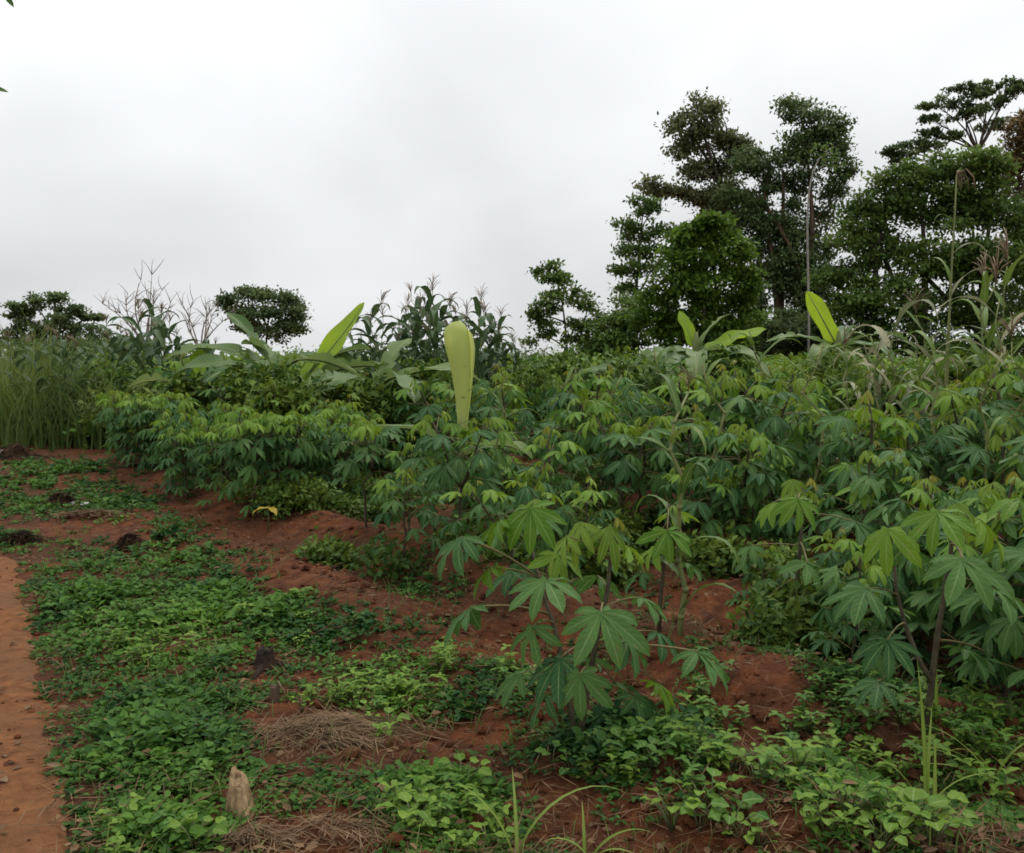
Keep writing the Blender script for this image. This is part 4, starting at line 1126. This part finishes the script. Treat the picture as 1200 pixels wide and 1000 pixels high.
for i, (px, Y, h_, w_) in enumerate(((690, 14.0, 1.6, .5), (722, 12.6, 1.45, .5), (765, 12.2, 1.5, .5), (800, 11.4, 1.35, .45), (846, 11.6, 1.45, .5), (880, 13.5, 1.4, .5), (655, 15.5, 1.4, .6), (960, 14.2, 1.5, .5), (1008, 12, 1.5, .45), (1040, 10, 1.4, .4), (1120, 9.5, 1.45, .4), (1175, 9.2, 1.5, .45), (215, 12.0, 1.15, .45), (275, 11.6, 1.2, .45), (308, 11.8, 1.3, .45), (392, 11.4, 1.2, .4), (425, 11.3, 1.25, .45), (470, 11.6, 1.25, .45), (500, 13, 1.3, .5), (350, 11.0, 1.15, .4))):
    leafy_bush(px, Y, h_, w_, 40 + i, 'tall leafy weed rising above the cassava around the banana plants', 'tall weeds around the banana plants', 'under')

g = np.random.default_rng(31)
lobs = []
for i in range(900):
    y = g.uniform(4.6, 15); x = g.uniform(-.6, .6) * y
    if x < field_edge(y) + .5 or wob(x, y, 1.9, 5) < -.05:
        continue
    r_ = g.uniform(.10, .24)
    lobs.append((np.array([x, y, hz(x, y) + r_ * .55]), r_, r_ * .6))
Vc, Fc, vv, tt = crown_leaves(lobs, .055, 520, 33, .7, .2, .045, .1, 7)
o = link('undergrowth', fast_mesh('undergrowth', Vc, Fc, vv, tt, M['under']))
tag(o, 'low leafy undergrowth sprouting between the cassava rows', 'undergrowth', kind='stuff')

# ------------------------------------------------------------------ low cover: creeping weeds as one mat
PLUS = [  # ground spots read off the photograph: (px, py, rx, ry, weight)
    (180, 750, 130, 90, 1.2), (120, 680, 90, 50, 1.0), (230, 660, 90, 40, .9), (300, 730, 120, 45, 1.0), (200, 860, 130, 70, .9), (180, 980, 120, 60, 1.0), (60, 560, 80, 40, .8), (20, 600, 60, 40, .8), (60, 500, 80, 20, .6),
    (450, 820, 70, 40, 1.2), (400, 930, 100, 60, .8), (540, 960, 80, 60, 1.1), (480, 690, 40, 16, .35), (430, 650, 50, 15, .3), (820, 830, 40, 50, .8), (780, 890, 90, 45, 1.0), (960, 905, 90, 28, 1.1), (1040, 975, 110, 40, 1.0), (1150, 880, 90, 70, 1.1),
    (960, 810, 90, 50, .7), (1050, 830, 90, 40, .8), (700, 890, 90, 40, .7), (1180, 980, 60, 30, .6), (590, 800, 60, 30, .5), (520, 770, 40, 20, .5), (1150, 760, 80, 40, .6), (690, 690, 200, 40, .22), (950, 700, 300, 50, .25), (400, 760, 60, 18, .5), (150, 600, 60, 18, .7)]
MINUS = [(250, 600, 50, 16, .9), (290, 640, 70, 22, 1.0), (350, 690, 70, 24, 1.0), (420, 720, 60, 24, .9), (90, 525, 45, 14, 1.0), (600, 770, 45, 25, .7), (870, 730, 80, 40, .8), (880, 850, 70, 45, 1.1), (850, 985, 70, 22, 1.1), (650, 945, 35, 28, .8), (930, 870, 60, 25, .5), (1060, 880, 50, 14, .8), (400, 650, 60, 14, .5),
         (380, 850, 90, 36, 1.2), (300, 985, 70, 22, .6), (400, 985, 70, 25, .6), (690, 840, 50, 25, .4), (60, 620, 70, 14, .6), (310, 775, 20, 16, .8), (150, 635, 25, 14, 1.0)]
def cover(x, y):
    px, py = to_px(x, y, np.zeros_like(x))
    c = np.where(x > field_edge(y) + .4, .24, .20) + .1 * np.clip((y - 6) / 4, 0, 1)
    for a, b_, rx, ry, w in PLUS:
        c += w * np.exp(-(((px - a) / rx) ** 2 + ((py - b_) / ry) ** 2))
    for a, b_, rx, ry, w in MINUS:
        c -= w * np.exp(-(((px - a) / rx) ** 2 + ((py - b_) / ry) ** 2))
    c += .45 * wob(x, y, 3.4, 6) + .4 * wob(x, y, 9.0, 10) - .12
    q = on_path(x, y)
    c = np.where((q > .02 + .05 * wob(x, y, 7, 14)) & (q < 1.3), -1, c)
    c = np.where((q > -.14) & (q <= .05) & (c > 0), c * .6 + .1, c)
    return c
g = np.random.default_rng(21)
n = 52000
gyv = 2.3 + (g.random(n) ** 1.5) * 13.5
gxv = g.uniform(-.66, .66, n) * (gyv + .6)
cv = cover(gxv, gyv)
ok = g.random(n) < np.clip(cv * .85 - .06, 0, .9) * np.where(gyv < 6, 1, .6)
gxv, gyv, cv = gxv[ok], gyv[ok], cv[ok]
npl = len(gxv)
lush = np.clip(.5 + .5 * wob(gxv, gyv, 2.1, 18) + .5 * wob(gxv, gyv, 6.3, 26), 0, 1.2) * np.clip(cv, .2, 1.2)
k = 9
hplant = .010 + .085 * lush ** 1.3 * g.random(npl)
P = np.repeat(np.stack([gxv, gyv, height(gxv, gyv) + hplant], 1), k, 0)
m_ = len(P)
az = g.uniform(0, 2 * np.pi, m_)
lvl = np.tile(np.arange(k) / k, npl)
P[:, 2] += -np.repeat(hplant, k) * lvl * .8
rr = g.uniform(.0, .03, m_)
P[:, 0] += np.cos(az) * rr; P[:, 1] += np.sin(az) * rr
el = g.uniform(-.35, .75, m_)
D = np.stack([np.cos(az) * np.cos(el), np.sin(az) * np.cos(el), np.sin(el)], 1)
U = np.tile(np.array([[0, 0, 1.0]]), (m_, 1)) + g.normal(0, .25, (m_, 3))
Ls = (.017 + .024 * np.repeat(lush, k)) * g.uniform(.6, 1.4, m_) * np.interp(P[:, 1], [3, 7, 14], [1, 1.25, 1.8])
px, py = to_px(gxv, gyv, np.zeros(npl))
brt = np.zeros(npl)
for a, b_, rx, ry, w in ((190, 745, 90, 35, .55), (450, 825, 60, 35, .6), (250, 970, 80, 50, .45), (520, 960, 50, 50, .5), (960, 905, 90, 25, .5), (1040, 980, 80, 30, .5), (150, 975, 60, 40, .4), (790, 890, 70, 40, .3), (1150, 880, 80, 60, .35)):
    brt += w * np.exp(-(((px - a) / rx) ** 2 + ((py - b_) / ry) ** 2))
tint = np.repeat(.14 + .3 * g.random(npl) + brt + .22 * wob(gxv, gyv, 3.1, 22) + .16 * wob(gxv, gyv, 7.7, 12), k) + g.normal(0, .14, m_)
Vc, Fc, vv, tt = leaf_cloud(P, D, U, Ls, Ls * g.uniform(.55, .85, m_), tint, True, .35)
o = link('ground_cover', fast_mesh('ground_cover', Vc, Fc, vv, tt, M['cover']))
tag(o, 'low creeping green weeds carpeting the verge and gaps in red soil', 'ground cover', kind='stuff')

# short grass among the weeds
n = 9000
gy2 = 2.4 + (g.random(n) ** 1.4) * 13; gx2 = g.uniform(-.62, .62, n) * (gy2 + .4)
c2 = cover(gx2, gy2)
ok = (c2 > -.15) & (g.random(n) < .5 + .5 * wob(gx2, gy2, 3.1, 2)) & ((on_path(gx2, gy2) < 0) | (on_path(gx2, gy2) > 1.3))
gx2, gy2 = gx2[ok], gy2[ok]
o = grass_mass('short_grass', np.stack([gx2, gy2, height(gx2, gy2) - .004], 1), g.uniform(.05, .16, len(gx2)), '', 'grass', .005, 4, 1.4, 23)
tag(o, 'thin short grass blades scattered among the low weeds', 'grass', kind='stuff')

# dry straw, twigs and dead leaves lying about
n = 26000
gy3 = 2.4 + (g.random(n) ** 1.5) * 10; gx3 = g.uniform(-.62, .62, n) * (gy3 + .4)
q3 = on_path(gx3, gy3)
ok = g.random(n) < np.where((q3 > 0.05) & (q3 < 1.3), .22, .85)
gx3, gy3 = gx3[ok], gy3[ok]; n = len(gx3)
az = g.uniform(0, 6.28, n)
D = np.stack([np.cos(az), np.sin(az), g.normal(0, .12, n)], 1)
U = np.tile(np.array([[0, 0, 1.0]]), (n, 1)) + g.normal(0, .35, (n, 3))
isl = g.random(n) < .2
Ls = np.where(isl, g.uniform(.015, .05, n), g.uniform(.04, .16, n)); Ws = np.where(isl, Ls * .5, .004)
zz = height(gx3, gy3) + g.random(n) ** 1.5 * .05 * (g.random(n) < .6) + np.where((on_path(gx3, gy3) > 0) & (on_path(gx3, gy3) < 1.3), .026, .008)
Vc, Fc, vv, tt = leaf_cloud(np.stack([gx3, gy3, zz], 1), D, U, Ls, Ws, g.random(n), True, .3)
o = link('leaf_litter', fast_mesh('leaf_litter', Vc, Fc, vv, tt, M['litter']))
tag(o, 'brown dead leaves and bits of straw lying on the soil', 'leaf litter', kind='stuff')

# crumbs of soil
def ico():
    p = (1 + 5 ** .5) / 2
    v = np.array([(-1, p, 0), (1, p, 0), (-1, -p, 0), (1, -p, 0), (0, -1, p), (0, 1, p), (0, -1, -p), (0, 1, -p), (p, 0, -1), (p, 0, 1), (-p, 0, -1), (-p, 0, 1)], float)
    f = [(0, 11, 5), (0, 5, 1), (0, 1, 7), (0, 7, 10), (0, 10, 11), (1, 5, 9), (5, 11, 4), (11, 10, 2), (10, 7, 6), (7, 1, 8), (3, 9, 4), (3, 4, 2), (3, 2, 6), (3, 6, 8), (3, 8, 9), (4, 9, 5), (2, 4, 11), (6, 2, 10), (8, 6, 7), (9, 8, 1)]
    return v / np.linalg.norm(v[0]), f
iv, jf = ico()
mb = MB()
n = 0
while n < 8500:
    y = 2.4 + random.random() ** 1.4 * 9; x = random.uniform(-.6, .6) * (y + .3)
    if x < float(field_edge(y)) - .5 and random.random() < .85:
        continue
    s = .005 + .034 * random.random() ** 5
    Vv = iv * s * rng.uniform(.65, 1.25, (12, 1)) * np.array([1, rng.uniform(.7, 1.2), .7])
    mb.add(Vv + np.array([x, y, hz(x, y) + s * .3]), jf); n += 1
for _ in range(700):
    i_ = random.randint(20, min(len(sm) - 1, 220)); w2 = random.uniform(.0, 1.25)
    x, y = sm[i_] + left[i_] * w2
    s = .003 + .012 * random.random() ** 3
    mb.add(iv * s * rng.uniform(.65, 1.25, (12, 1)) * np.array([1, 1, .7]) + np.array([x, y, hz(x, y) + .021 + s * .2]), jf)
o = link('soil_clods', mb.mesh('soil_clods', M['soil'], False))
tag(o, 'crumbly red soil clods strewn over dug rows and footpath', 'soil', kind='stuff')

# ------------------------------------------------------------------ single weeds
def ov_leaf(seed, L, W, mat, bend=.7, n=5, prof=prof_ovate):
    rn = np.random.default_rng(seed)
    V, F, v = blade(L, W, n, .15, bend, .25, prof, 1.3, .15, rn)
    mb = MB(); mb.add(V, F, v)
    return mb.mesh('weed_leaf', M[mat])
WL = {m_: [ov_leaf(i, .055, .03, m_, .5 + .15 * i) for i in range(4)] for m_ in ('weed', 'weed_bright')}
WR = {m_: [ov_leaf(10 + i, .062, .052, m_, .4 + .1 * i, 9) for i in range(3)] for m_ in ('weed', 'weed_bright')}
def gen_weed(seed, kind, mat):
    rd = random.Random(seed)
    sb = MB(); lv = []
    if kind == 'bushy':
        for s in range(rd.randint(3, 5)):
            a = rd.uniform(0, 6.28); h = rd.uniform(.07, .17); o_ = rd.uniform(.02, .08)
            P = [Vector((math.cos(a) * o_ * i / 3, math.sin(a) * o_ * i / 3, -.01 + h * i / 3)) for i in range(4)]
            sb.add(*tube(P, [.003, .0028, .0025, .002], 4))
            for j in range(3):
                p = P[j + 1]
                b0 = rd.uniform(0, 6.28)
                for q in range(2 if j < 2 else 3):
                    b = b0 + q * (math.pi if j < 2 else 2.1)
                    lv.append((rd.choice(WL[mat]), Matrix.Translation(p) @ Matrix.Rotation(b, 4, 'Z') @ Matrix.Rotation(rd.uniform(-.5, .2), 4, 'Y') @ Matrix.Scale(rd.uniform(.6, 1.15), 4)))
    else:
        for s in range(rd.randint(6, 9)):
            a = s * 2.4 + rd.uniform(-.4, .4); h = rd.uniform(.03, .12); o_ = rd.uniform(.03, .09)
            e = Vector((math.cos(a) * o_, math.sin(a) * o_, h))
            sb.add(*tube([Vector((0, 0, -.01)), e * .6 + Vector((0, 0, h * .15)), e], [.003, .0025, .002], 4))
            lv.append((rd.choice(WR[mat]), Matrix.Translation(e) @ Matrix.Rotation(a, 4, 'Z') @ Matrix.Rotation(rd.uniform(-.3, .3), 4, 'Y') @ Matrix.Rotation(rd.uniform(-.3, .3), 4, 'X') @ Matrix.Scale(rd.uniform(.6, 1.2), 4)))
    return {'stem': sb.mesh('stem', M['weed_stem']), 'leaves': lv}
WP = {('bushy', 'weed'): [gen_weed(200 + i, 'bushy', 'weed') for i in range(4)], ('bushy', 'weed_bright'): [gen_weed(210 + i, 'bushy', 'weed_bright') for i in range(4)],
      ('round', 'weed'): [gen_weed(220 + i, 'round', 'weed') for i in range(3)], ('round', 'weed_bright'): [gen_weed(230 + i, 'round', 'weed_bright') for i in range(3)]}
LAB = {('bushy', 'weed'): 'dark green weed with small paired leaves', ('bushy', 'weed_bright'): 'bright green weed with small paired leaves',
       ('round', 'weed'): 'dark green weed with rounded leaves', ('round', 'weed_bright'): 'bright green weed with rounded leaves'}
def put_weed(key, p, s, where):
    d = rd.choice(WP[key])
    lab = LAB[key] + ' ' + where
    t = thing('weed', lab, 'weed', p, rd.uniform(0, 6.28), s, lab.replace(' weed ', ' weeds '))
    link('stem', d['stem'], t)
    for me, Ml in d['leaves']:
        link('leaf', me, t, Ml)
spots = [  # px, py, rx, ry, count, brightness share, round share, landmark
    (450, 820, 65, 32, 30, .9, .1, 'behind the straw heap'), (520, 965, 60, 40, 24, .7, .2, 'beside the long arching grass blade'),
    (790, 890, 90, 40, 30, .45, .3, 'on bare soil before the two stemmed cassava'), (960, 905, 95, 24, 28, .8, .35, 'along the bare soil strip'),
    (1040, 975, 100, 25, 20, .8, .8, 'at the foot of the stiff grass tuft'), (1150, 880, 60, 60, 28, .5, .3, 'around the fine fanning grass tuft'),
    (960, 810, 80, 40, 16, .1, .1, 'beneath the pale leaved cassava'), (1050, 835, 70, 30, 14, .3, .1, 'under the leggy forked cassava'),
    (700, 890, 80, 30, 18, .1, .2, 'at the foot of the two stemmed cassava'), (840, 960, 60, 30, 10, .4, .9, 'on the red soil beside small curved grass tuft'),
    (180, 745, 90, 35, 20, .7, .1, 'in the creeping mat beside the footpath'), (200, 975, 70, 30, 18, .7, .1, 'between the pale stump and footpath'),
    (820, 830, 35, 40, 14, .1, .2, 'under the outstretched cassava leaf'), (520, 775, 25, 15, 5, .8, .1, 'alone on red soil among the rows'),
    (610, 810, 60, 30, 8, .3, .2, 'beside the two dark cassava stems'), (330, 735, 80, 20, 8, .5, .1, 'behind the burnt stump'), (140, 600, 40, 12, 4, .5, 0, 'beside the dark round weed clump'), (90, 545, 40, 15, 4, .8, 0, 'before the tall grass')]
stump_p = G(282, 957)
for px, py, rx, ry, cnt_, br, ro, where in spots:
    for _ in range(cnt_):
        p = G(min(1235, px + rd.gauss(0, .55) * rx), min(1015, py + rd.gauss(0, .55) * ry))
        if on_path(np.array([p.x]), np.array([p.y]))[0] > 0 or (p - stump_p).length < .2:
            continue
        key = ('round' if rd.random() < ro else 'bushy', 'weed_bright' if rd.random() < br else 'weed')
        put_weed(key, p, rd.uniform(.45, .85) * (1.15 if key[0] == 'round' and py > 930 else 1), where)

# yellow seedling beside the dense clump
p = G(314, 628)
t = thing('seedling', 'small seedling with a drooping yellow leaf beside the bushy cassava clump', 'seedling', p)
sb = MB(); sb.add(*tube([(0, 0, -.01), (.01, 0, .1), (0, 0, .2)], [.006, .005, .004], 5)); link('stem', sb.mesh('stem', M['weed_stem']), t)
ym = ov_leaf(77, .15, .075, 'yellow_leaf', 1.2)
for a in (200, -40, 80):
    link('leaf', ym, t, Matrix.Translation((0, 0, .19)) @ Matrix.Rotation(R(a), 4, 'Z'))

# grass tufts with long arching blades
def tuft(label, px, py, blades, seed, s=1.0):
    rn = np.random.default_rng(seed)
    p = G(px, py)
    t = thing('grass_tuft', label, 'grass', p)
    for az, p0, bend, L, W in blades:
        V, F, v = blade(L, W, 10, R(p0), R(bend), .3, prof_grass, 1.3, .1, rn)
        mb = MB(); mb.add(V, F, v, tint=float(rn.uniform(.3, .9)))
        link('blade', mb.mesh('blade', M['grass_bright']), t, Matrix.Translation((rn.uniform(-.02, .02), rn.uniform(-.02, .02), -.005)) @ Matrix.Rotation(R(az), 4, 'Z'))
tuft('grass tuft with one long blade arching right over bare soil', 606, 1012, [(15, 72, 115, .48, .017), (160, 75, 60, .3, .014), (200, 80, 40, .26, .012), (95, 70, 50, .3, .013)], 1)
tuft('small grass tuft with short curved blades over bare red soil', 690, 1012, [(175, 70, 110, .2, .014), (10, 60, 100, .26, .014), (90, 75, 60, .2, .012), (-20, 55, 100, .2, .012)], 2)
tuft('upright grass tuft with stiff tall blades between the bright weeds', 1086, 962, [(100, 86, 10, .50, .018), (60, 84, 22, .36, .015), (170, 75, 60, .3, .012), (-10, 70, 80, .3, .012), (80, 88, 6, .28, .014)], 3)
tuft('grass tuft with fine blades fanning out over leafy weeds', 1165, 915, [(190, 50, 60, .34, .012), (170, 40, 50, .32, .012), (205, 62, 70, .3, .012), (150, 58, 60, .3, .012), (180, 30, 40, .3, .011), (20, 60, 80, .28, .013)], 4)
tuft('single slim upright grass tuft before the leggy cassava', 1098, 846, [(90, 86, 8, .34, .014), (120, 80, 30, .22, .011)], 5)

# ------------------------------------------------------------------ stumps, straw, stones
def lumpy(r, h, seed, rings=9, k=14, jag=.0, taper=.75, lean=(0, 0), slope=0.0):
    rn = np.random.default_rng(seed)
    V = []
    ph = rn.uniform(0, 6.28, 6)
    for i in range(rings):
        f = i / (rings - 1)
        for j in range(k):
            a = 2 * math.pi * j / k
            rr = r * (1.12 - (1.12 - taper) * f) * (1 + .10 * math.sin(3 * a + ph[0]) + .07 * math.sin(5 * a + ph[1] + 3 * f))
            z = h * f + slope * f ** 3 * math.cos(a - 2.6) * rr + (jag * (math.sin(2 * a + ph[2]) + .6 * math.sin(5 * a + ph[3]) + .4 * math.sin(9 * a + ph[4])) if i == rings - 1 else 0)
            V.append((rr * math.cos(a) + lean[0] * f, rr * math.sin(a) + lean[1] * f, z - .03))
    V.append((lean[0], lean[1], h - .03 - jag * .3))
    F = grid_faces(rings, k, True)
    F += [((rings - 1) * k + j, (rings - 1) * k + (j + 1) % k, rings * k) for j in range(k)]
    return np.array(V), F
p = G(282, 957)
t = thing('tree_stump', 'small pale freshly cut tree stump with splintered top among low weeds', 'stump', p)
mb = MB(); mb.add(*lumpy(.048, .150, 5, 12, 16, jag=.007, taper=.62, lean=(-.006, .015), slope=.9)); link('trunk', mb.mesh('trunk', M['wood'], True), t)
for i, (a, l) in enumerate(((150, .012),)):
    mb = MB(); mb.add(*tube([(.02 * math.cos(R(a)), .02 * math.sin(R(a)) + .02, .11), (.020 * math.cos(R(a)), .020 * math.sin(R(a)) + .02, .13 + l * .6), (.016 * math.cos(R(a)), .016 * math.sin(R(a)) + .02, .13 + l)], [.016, .012, .004], 6))
    link('splinter', mb.mesh('splinter', M['wood'], True), t)
p = G(312, 782)
t = thing('burnt_stump', 'small blackened tree stump in a gap in the weeds', 'stump', p)
mb = MB(); mb.add(*lumpy(.055, .12, 6, jag=.012, taper=.7)); link('trunk', mb.mesh('trunk', M['char'], False), t)
for a in (20, 150, 260):
    mb = MB(); mb.add(*tube([(.03 * math.cos(R(a)), .03 * math.sin(R(a)), .02), (.1 * math.cos(R(a)), .1 * math.sin(R(a)), .0), (.16 * math.cos(R(a)), .16 * math.sin(R(a)), -.02)], [.022, .014, .008], 6))
    link('root', mb.mesh('root', M['char'], False), t)
p = G(322, 822)
t = thing('wooden_peg', 'short brown wooden peg standing behind the straw heap', 'peg', p)
mb = MB(); mb.add(*lumpy(.022, .10, 8, jag=.006, taper=.9)); link('post', mb.mesh('post', M['bark_brown'], False), t)
mb = MB(); mb.add(*tube([(.015, 0, .09), (.04, 0, .05), (.06, -.01, 0)], [.004, .004, .003], 4)); link('split_fibre', mb.mesh('split_fibre', M['straw']), t)

def heap(name, label, px, py, rx, ry, h, seed, mat, n, blade_l, blade_w, core, cat):
    rn = np.random.default_rng(seed)
    p = G(px, py)
    t = thing(name, label, cat, p)
    mb = MB(); V = [(0, 0, h)]; k = 18
    for i in range(1, 7):
        f = i / 6
        for j in range(k):
            a = 2 * math.pi * j / k
            z = h * (math.cos(f * math.pi) * .5 + .5) * rn.uniform(.8, 1.2) - (.03 if i == 6 else 0)
            V.append((rx * .85 * f * math.cos(a) * rn.uniform(.75, 1.2), ry * .85 * f * math.sin(a) * rn.uniform(.75, 1.2), z * rn.uniform(.6, 1.15)))
    F = [(0, 1 + j, 1 + (j + 1) % k) for j in range(k)] + [(1 + i * k + j, 1 + (i + 1) * k + j, 1 + (i + 1) * k + (j + 1) % k, 1 + i * k + (j + 1) % k) for i in range(5) for j in range(k)]
    mb.add(V, F); link('mound', mb.mesh('mound', M[core]), t)
    r = np.sqrt(rn.random(n)) * rn.choice([.9, 1.0, 1.35], n); a = rn.uniform(0, 6.28, n)
    r = r * (1 + .22 * np.sin(2 * a + seed) + .15 * np.sin(3 * a + 2 * seed))
    P = np.stack([r * rx * np.cos(a), r * ry * np.sin(a), h * (np.cos(np.clip(r, 0, 1) * np.pi) * .5 + .5) + rn.uniform(0, .03, n)], 1)
    aa = a * .5 + rn.normal(-.3, .55, n)
    D = np.stack([np.cos(aa), np.sin(aa), rn.normal(-.12, .18, n)], 1)
    U = rn.normal(0, .4, (n, 3)); U[:, 2] += 1
    L = blade_l * rn.uniform(.5, 1.3, n)
    P -= D * L[:, None] * .5
    Vc, Fc, vv, tt = leaf_cloud(P, D, U, L, np.full(n, blade_w), rn.random(n), True, .3)
    o = link('straw', fast_mesh('straw', Vc, Fc, vv, tt, M[mat]), t)
    o['kind'] = 'stuff'
    return t
heap('straw_heap', 'flattened heap of brown dry straw lying on the weeds', 385, 864, .25, .19, .045, 1, 'straw', 1100, .17, .0035, 'soil', 'straw heap')
heap('straw_heap', 'thin patch of dry straw beside the pale stump', 405, 978, .24, .09, .012, 2, 'straw', 220, .12, .0035, 'soil', 'straw heap')
heap('straw_heap', 'tuft of upright dry straw below the pale stump', 300, 990, .14, .06, .03, 3, 'straw', 260, .10, .0035, 'soil', 'straw heap')
heap('weed_heap', 'dark round clump of uprooted dry weeds on the verge', 152, 642, .13, .10, 0.098, 4, 'rot', 420, .12, .008, 'rot', 'weed heap')
heap('weed_heap', 'dark flat clump of burnt weeds with pale stones beside it', 72, 592, .20, .11, 0.105, 5, 'rot', 420, .14, .009, 'rot', 'weed heap')
heap('weed_heap', 'dark clump of rotting weeds where the footpath bends away', 26, 636, .18, .09, 0.075, 6, 'rot', 380, .14, .009, 'rot', 'weed heap')
heap('weed_heap', 'dark clump of burnt weeds at foot of tall grass', 18, 537, .45, .2, .2, 7, 'rot', 420, .2, .012, 'rot', 'weed heap')
heap('straw_heap', 'dry brown grass patch between dark weed clumps', 110, 606, .32, .14, .03, 8, 'straw', 500, .15, .006, 'soil', 'straw heap')
for i, (px, py, s) in enumerate(((86, 592, .045), (100, 594, .05), (4, 533, .07), (72, 738, .022))):
    p = G(px, py)
    mb = MB(); Vv = iv * s * rng.uniform(.8, 1.15, (12, 1)) * np.array([1.3, 1, .75]); mb.add(Vv + np.array([0, 0, s * .3]), jf)
    o = link('stone', mb.mesh('stone', M['stone'], False), None, Matrix.Translation(p))
    tag(o, ('pale stone lying against the burnt weed clump', 'pale stone lying against the burnt weed clump', 'white stone at the foot of the tall grass', 'tiny pale stone at the edge of footpath')[i], 'stone', 'pale stones by the burnt weeds' if i < 2 else None)
# bent dry twig by the clump and dead leaves on the path
p = G(356, 655)
mb = MB(); mb.add(*tube([(0, 0, -.01), (-.02, 0, .08), (.0, 0, .16), (.06, 0, .2), (.13, 0, .2)], [.006, .006, .005, .004, .002], 5))
tag(link('dry_twig', mb.mesh('dry_twig', M['tassel']), None, Matrix.Translation(p)), 'bent pinkish dry twig standing in bare red soil by the clump', 'twig')
for i, (px, py, L, az) in enumerate(((50, 908, .07, 20), (20, 880, .05, 100), (42, 780, .05, 60), (12, 760, .045, 10), (8, 925, .06, 150), (66, 860, .05, 200), (30, 838, .045, 80), (15, 700, .04, 10))):
    p = G(px, py)
    rn = np.random.default_rng(900 + i)
    V, F, v = blade(L, L * .5, 5, .25, .9, .4, prof_ovate, 1.2, .3, rn)
    mb = MB(); mb.add(V, F, v)
    tag(link('dead_leaf', mb.mesh('dead_leaf', M['litter'] if i % 2 else M['straw']), None, Matrix.Translation(p + Vector((0, 0, .026))) @ Matrix.Rotation(R(az), 4, 'Z')), 'curled brown dead leaf lying on the bare footpath', 'dead leaf', 'dead leaves on the footpath')

# ------------------------------------------------------------------ tree left of the path; two leaf tips reach the picture
Y = 6.4
b = Vector((-5.7, Y, hz(-5.7, Y)))
t = thing('overhanging_tree', 'tree beyond the footpath whose leaf tips hang in at the sky corner', 'tree', b)
mb = MB(); mb.add(*tube([(0, 0, -.1), (.1, 0, .8), (.05, .1, 1.8), (.25, 0, 2.8), (.5, 0, 3.5)], [.16, .13, .11, .08, .05], 9)); link('trunk', mb.mesh('trunk', M['bark']), t)
rd2 = random.Random(4)
tips = [at(-20, 8, Y) - b, at(-22, 110, Y) - b]
ends = tips + [Vector((rd2.uniform(-1.6, 1.1), rd2.uniform(-1.6, 1.6), rd2.uniform(2.6, 4.8))) for _ in range(9)]
ol = [ov_leaf(400 + i, .11, .045, 'weed', .5) for i in range(3)]
for j, e in enumerate(ends):
    mb = MB(); s = Vector((.25, 0, 2.8)) if e.z > 2.5 else Vector((.12, .08, 2.2))
    P = limb_pts(s, e, .12, 6, rd2)
    mb.add(*tube(P, [.035, .028, .022, .016, .01, .005], 5)); link('limb', mb.mesh('limb', M['bark']), t)
    for q in range(16 if j > 1 else 6):
        pp = P[rd2.randint(2, 5)] + Vector((rd2.uniform(-.06, .06), rd2.uniform(-.06, .06), rd2.uniform(-.05, .05)))
        az = rd2.uniform(0, 6.28) if j > 1 else rd2.uniform(1.8, 4.4)
        link('leaf', rd2.choice(ol), t, Matrix.Translation(pp) @ Matrix.Rotation(az, 4, 'Z') @ Matrix.Rotation(rd2.uniform(0, .9), 4, 'Y'))
link('leaf', ol[0], t, Matrix.Translation(at(3, -8, Y) - b) @ Matrix.Rotation(.2, 4, 'Z') @ Matrix.Rotation(.9, 4, 'Y') @ Matrix.Rotation(1.1, 4, 'X'))
link('leaf', ol[1], t, Matrix.Translation(at(-10, 104, Y) - b) @ Matrix.Rotation(.1, 4, 'Z') @ Matrix.Rotation(.15, 4, 'Y') @ Matrix.Rotation(.9, 4, 'X'))
print('objects', len(bpy.data.objects), 'far cassava', cnt)
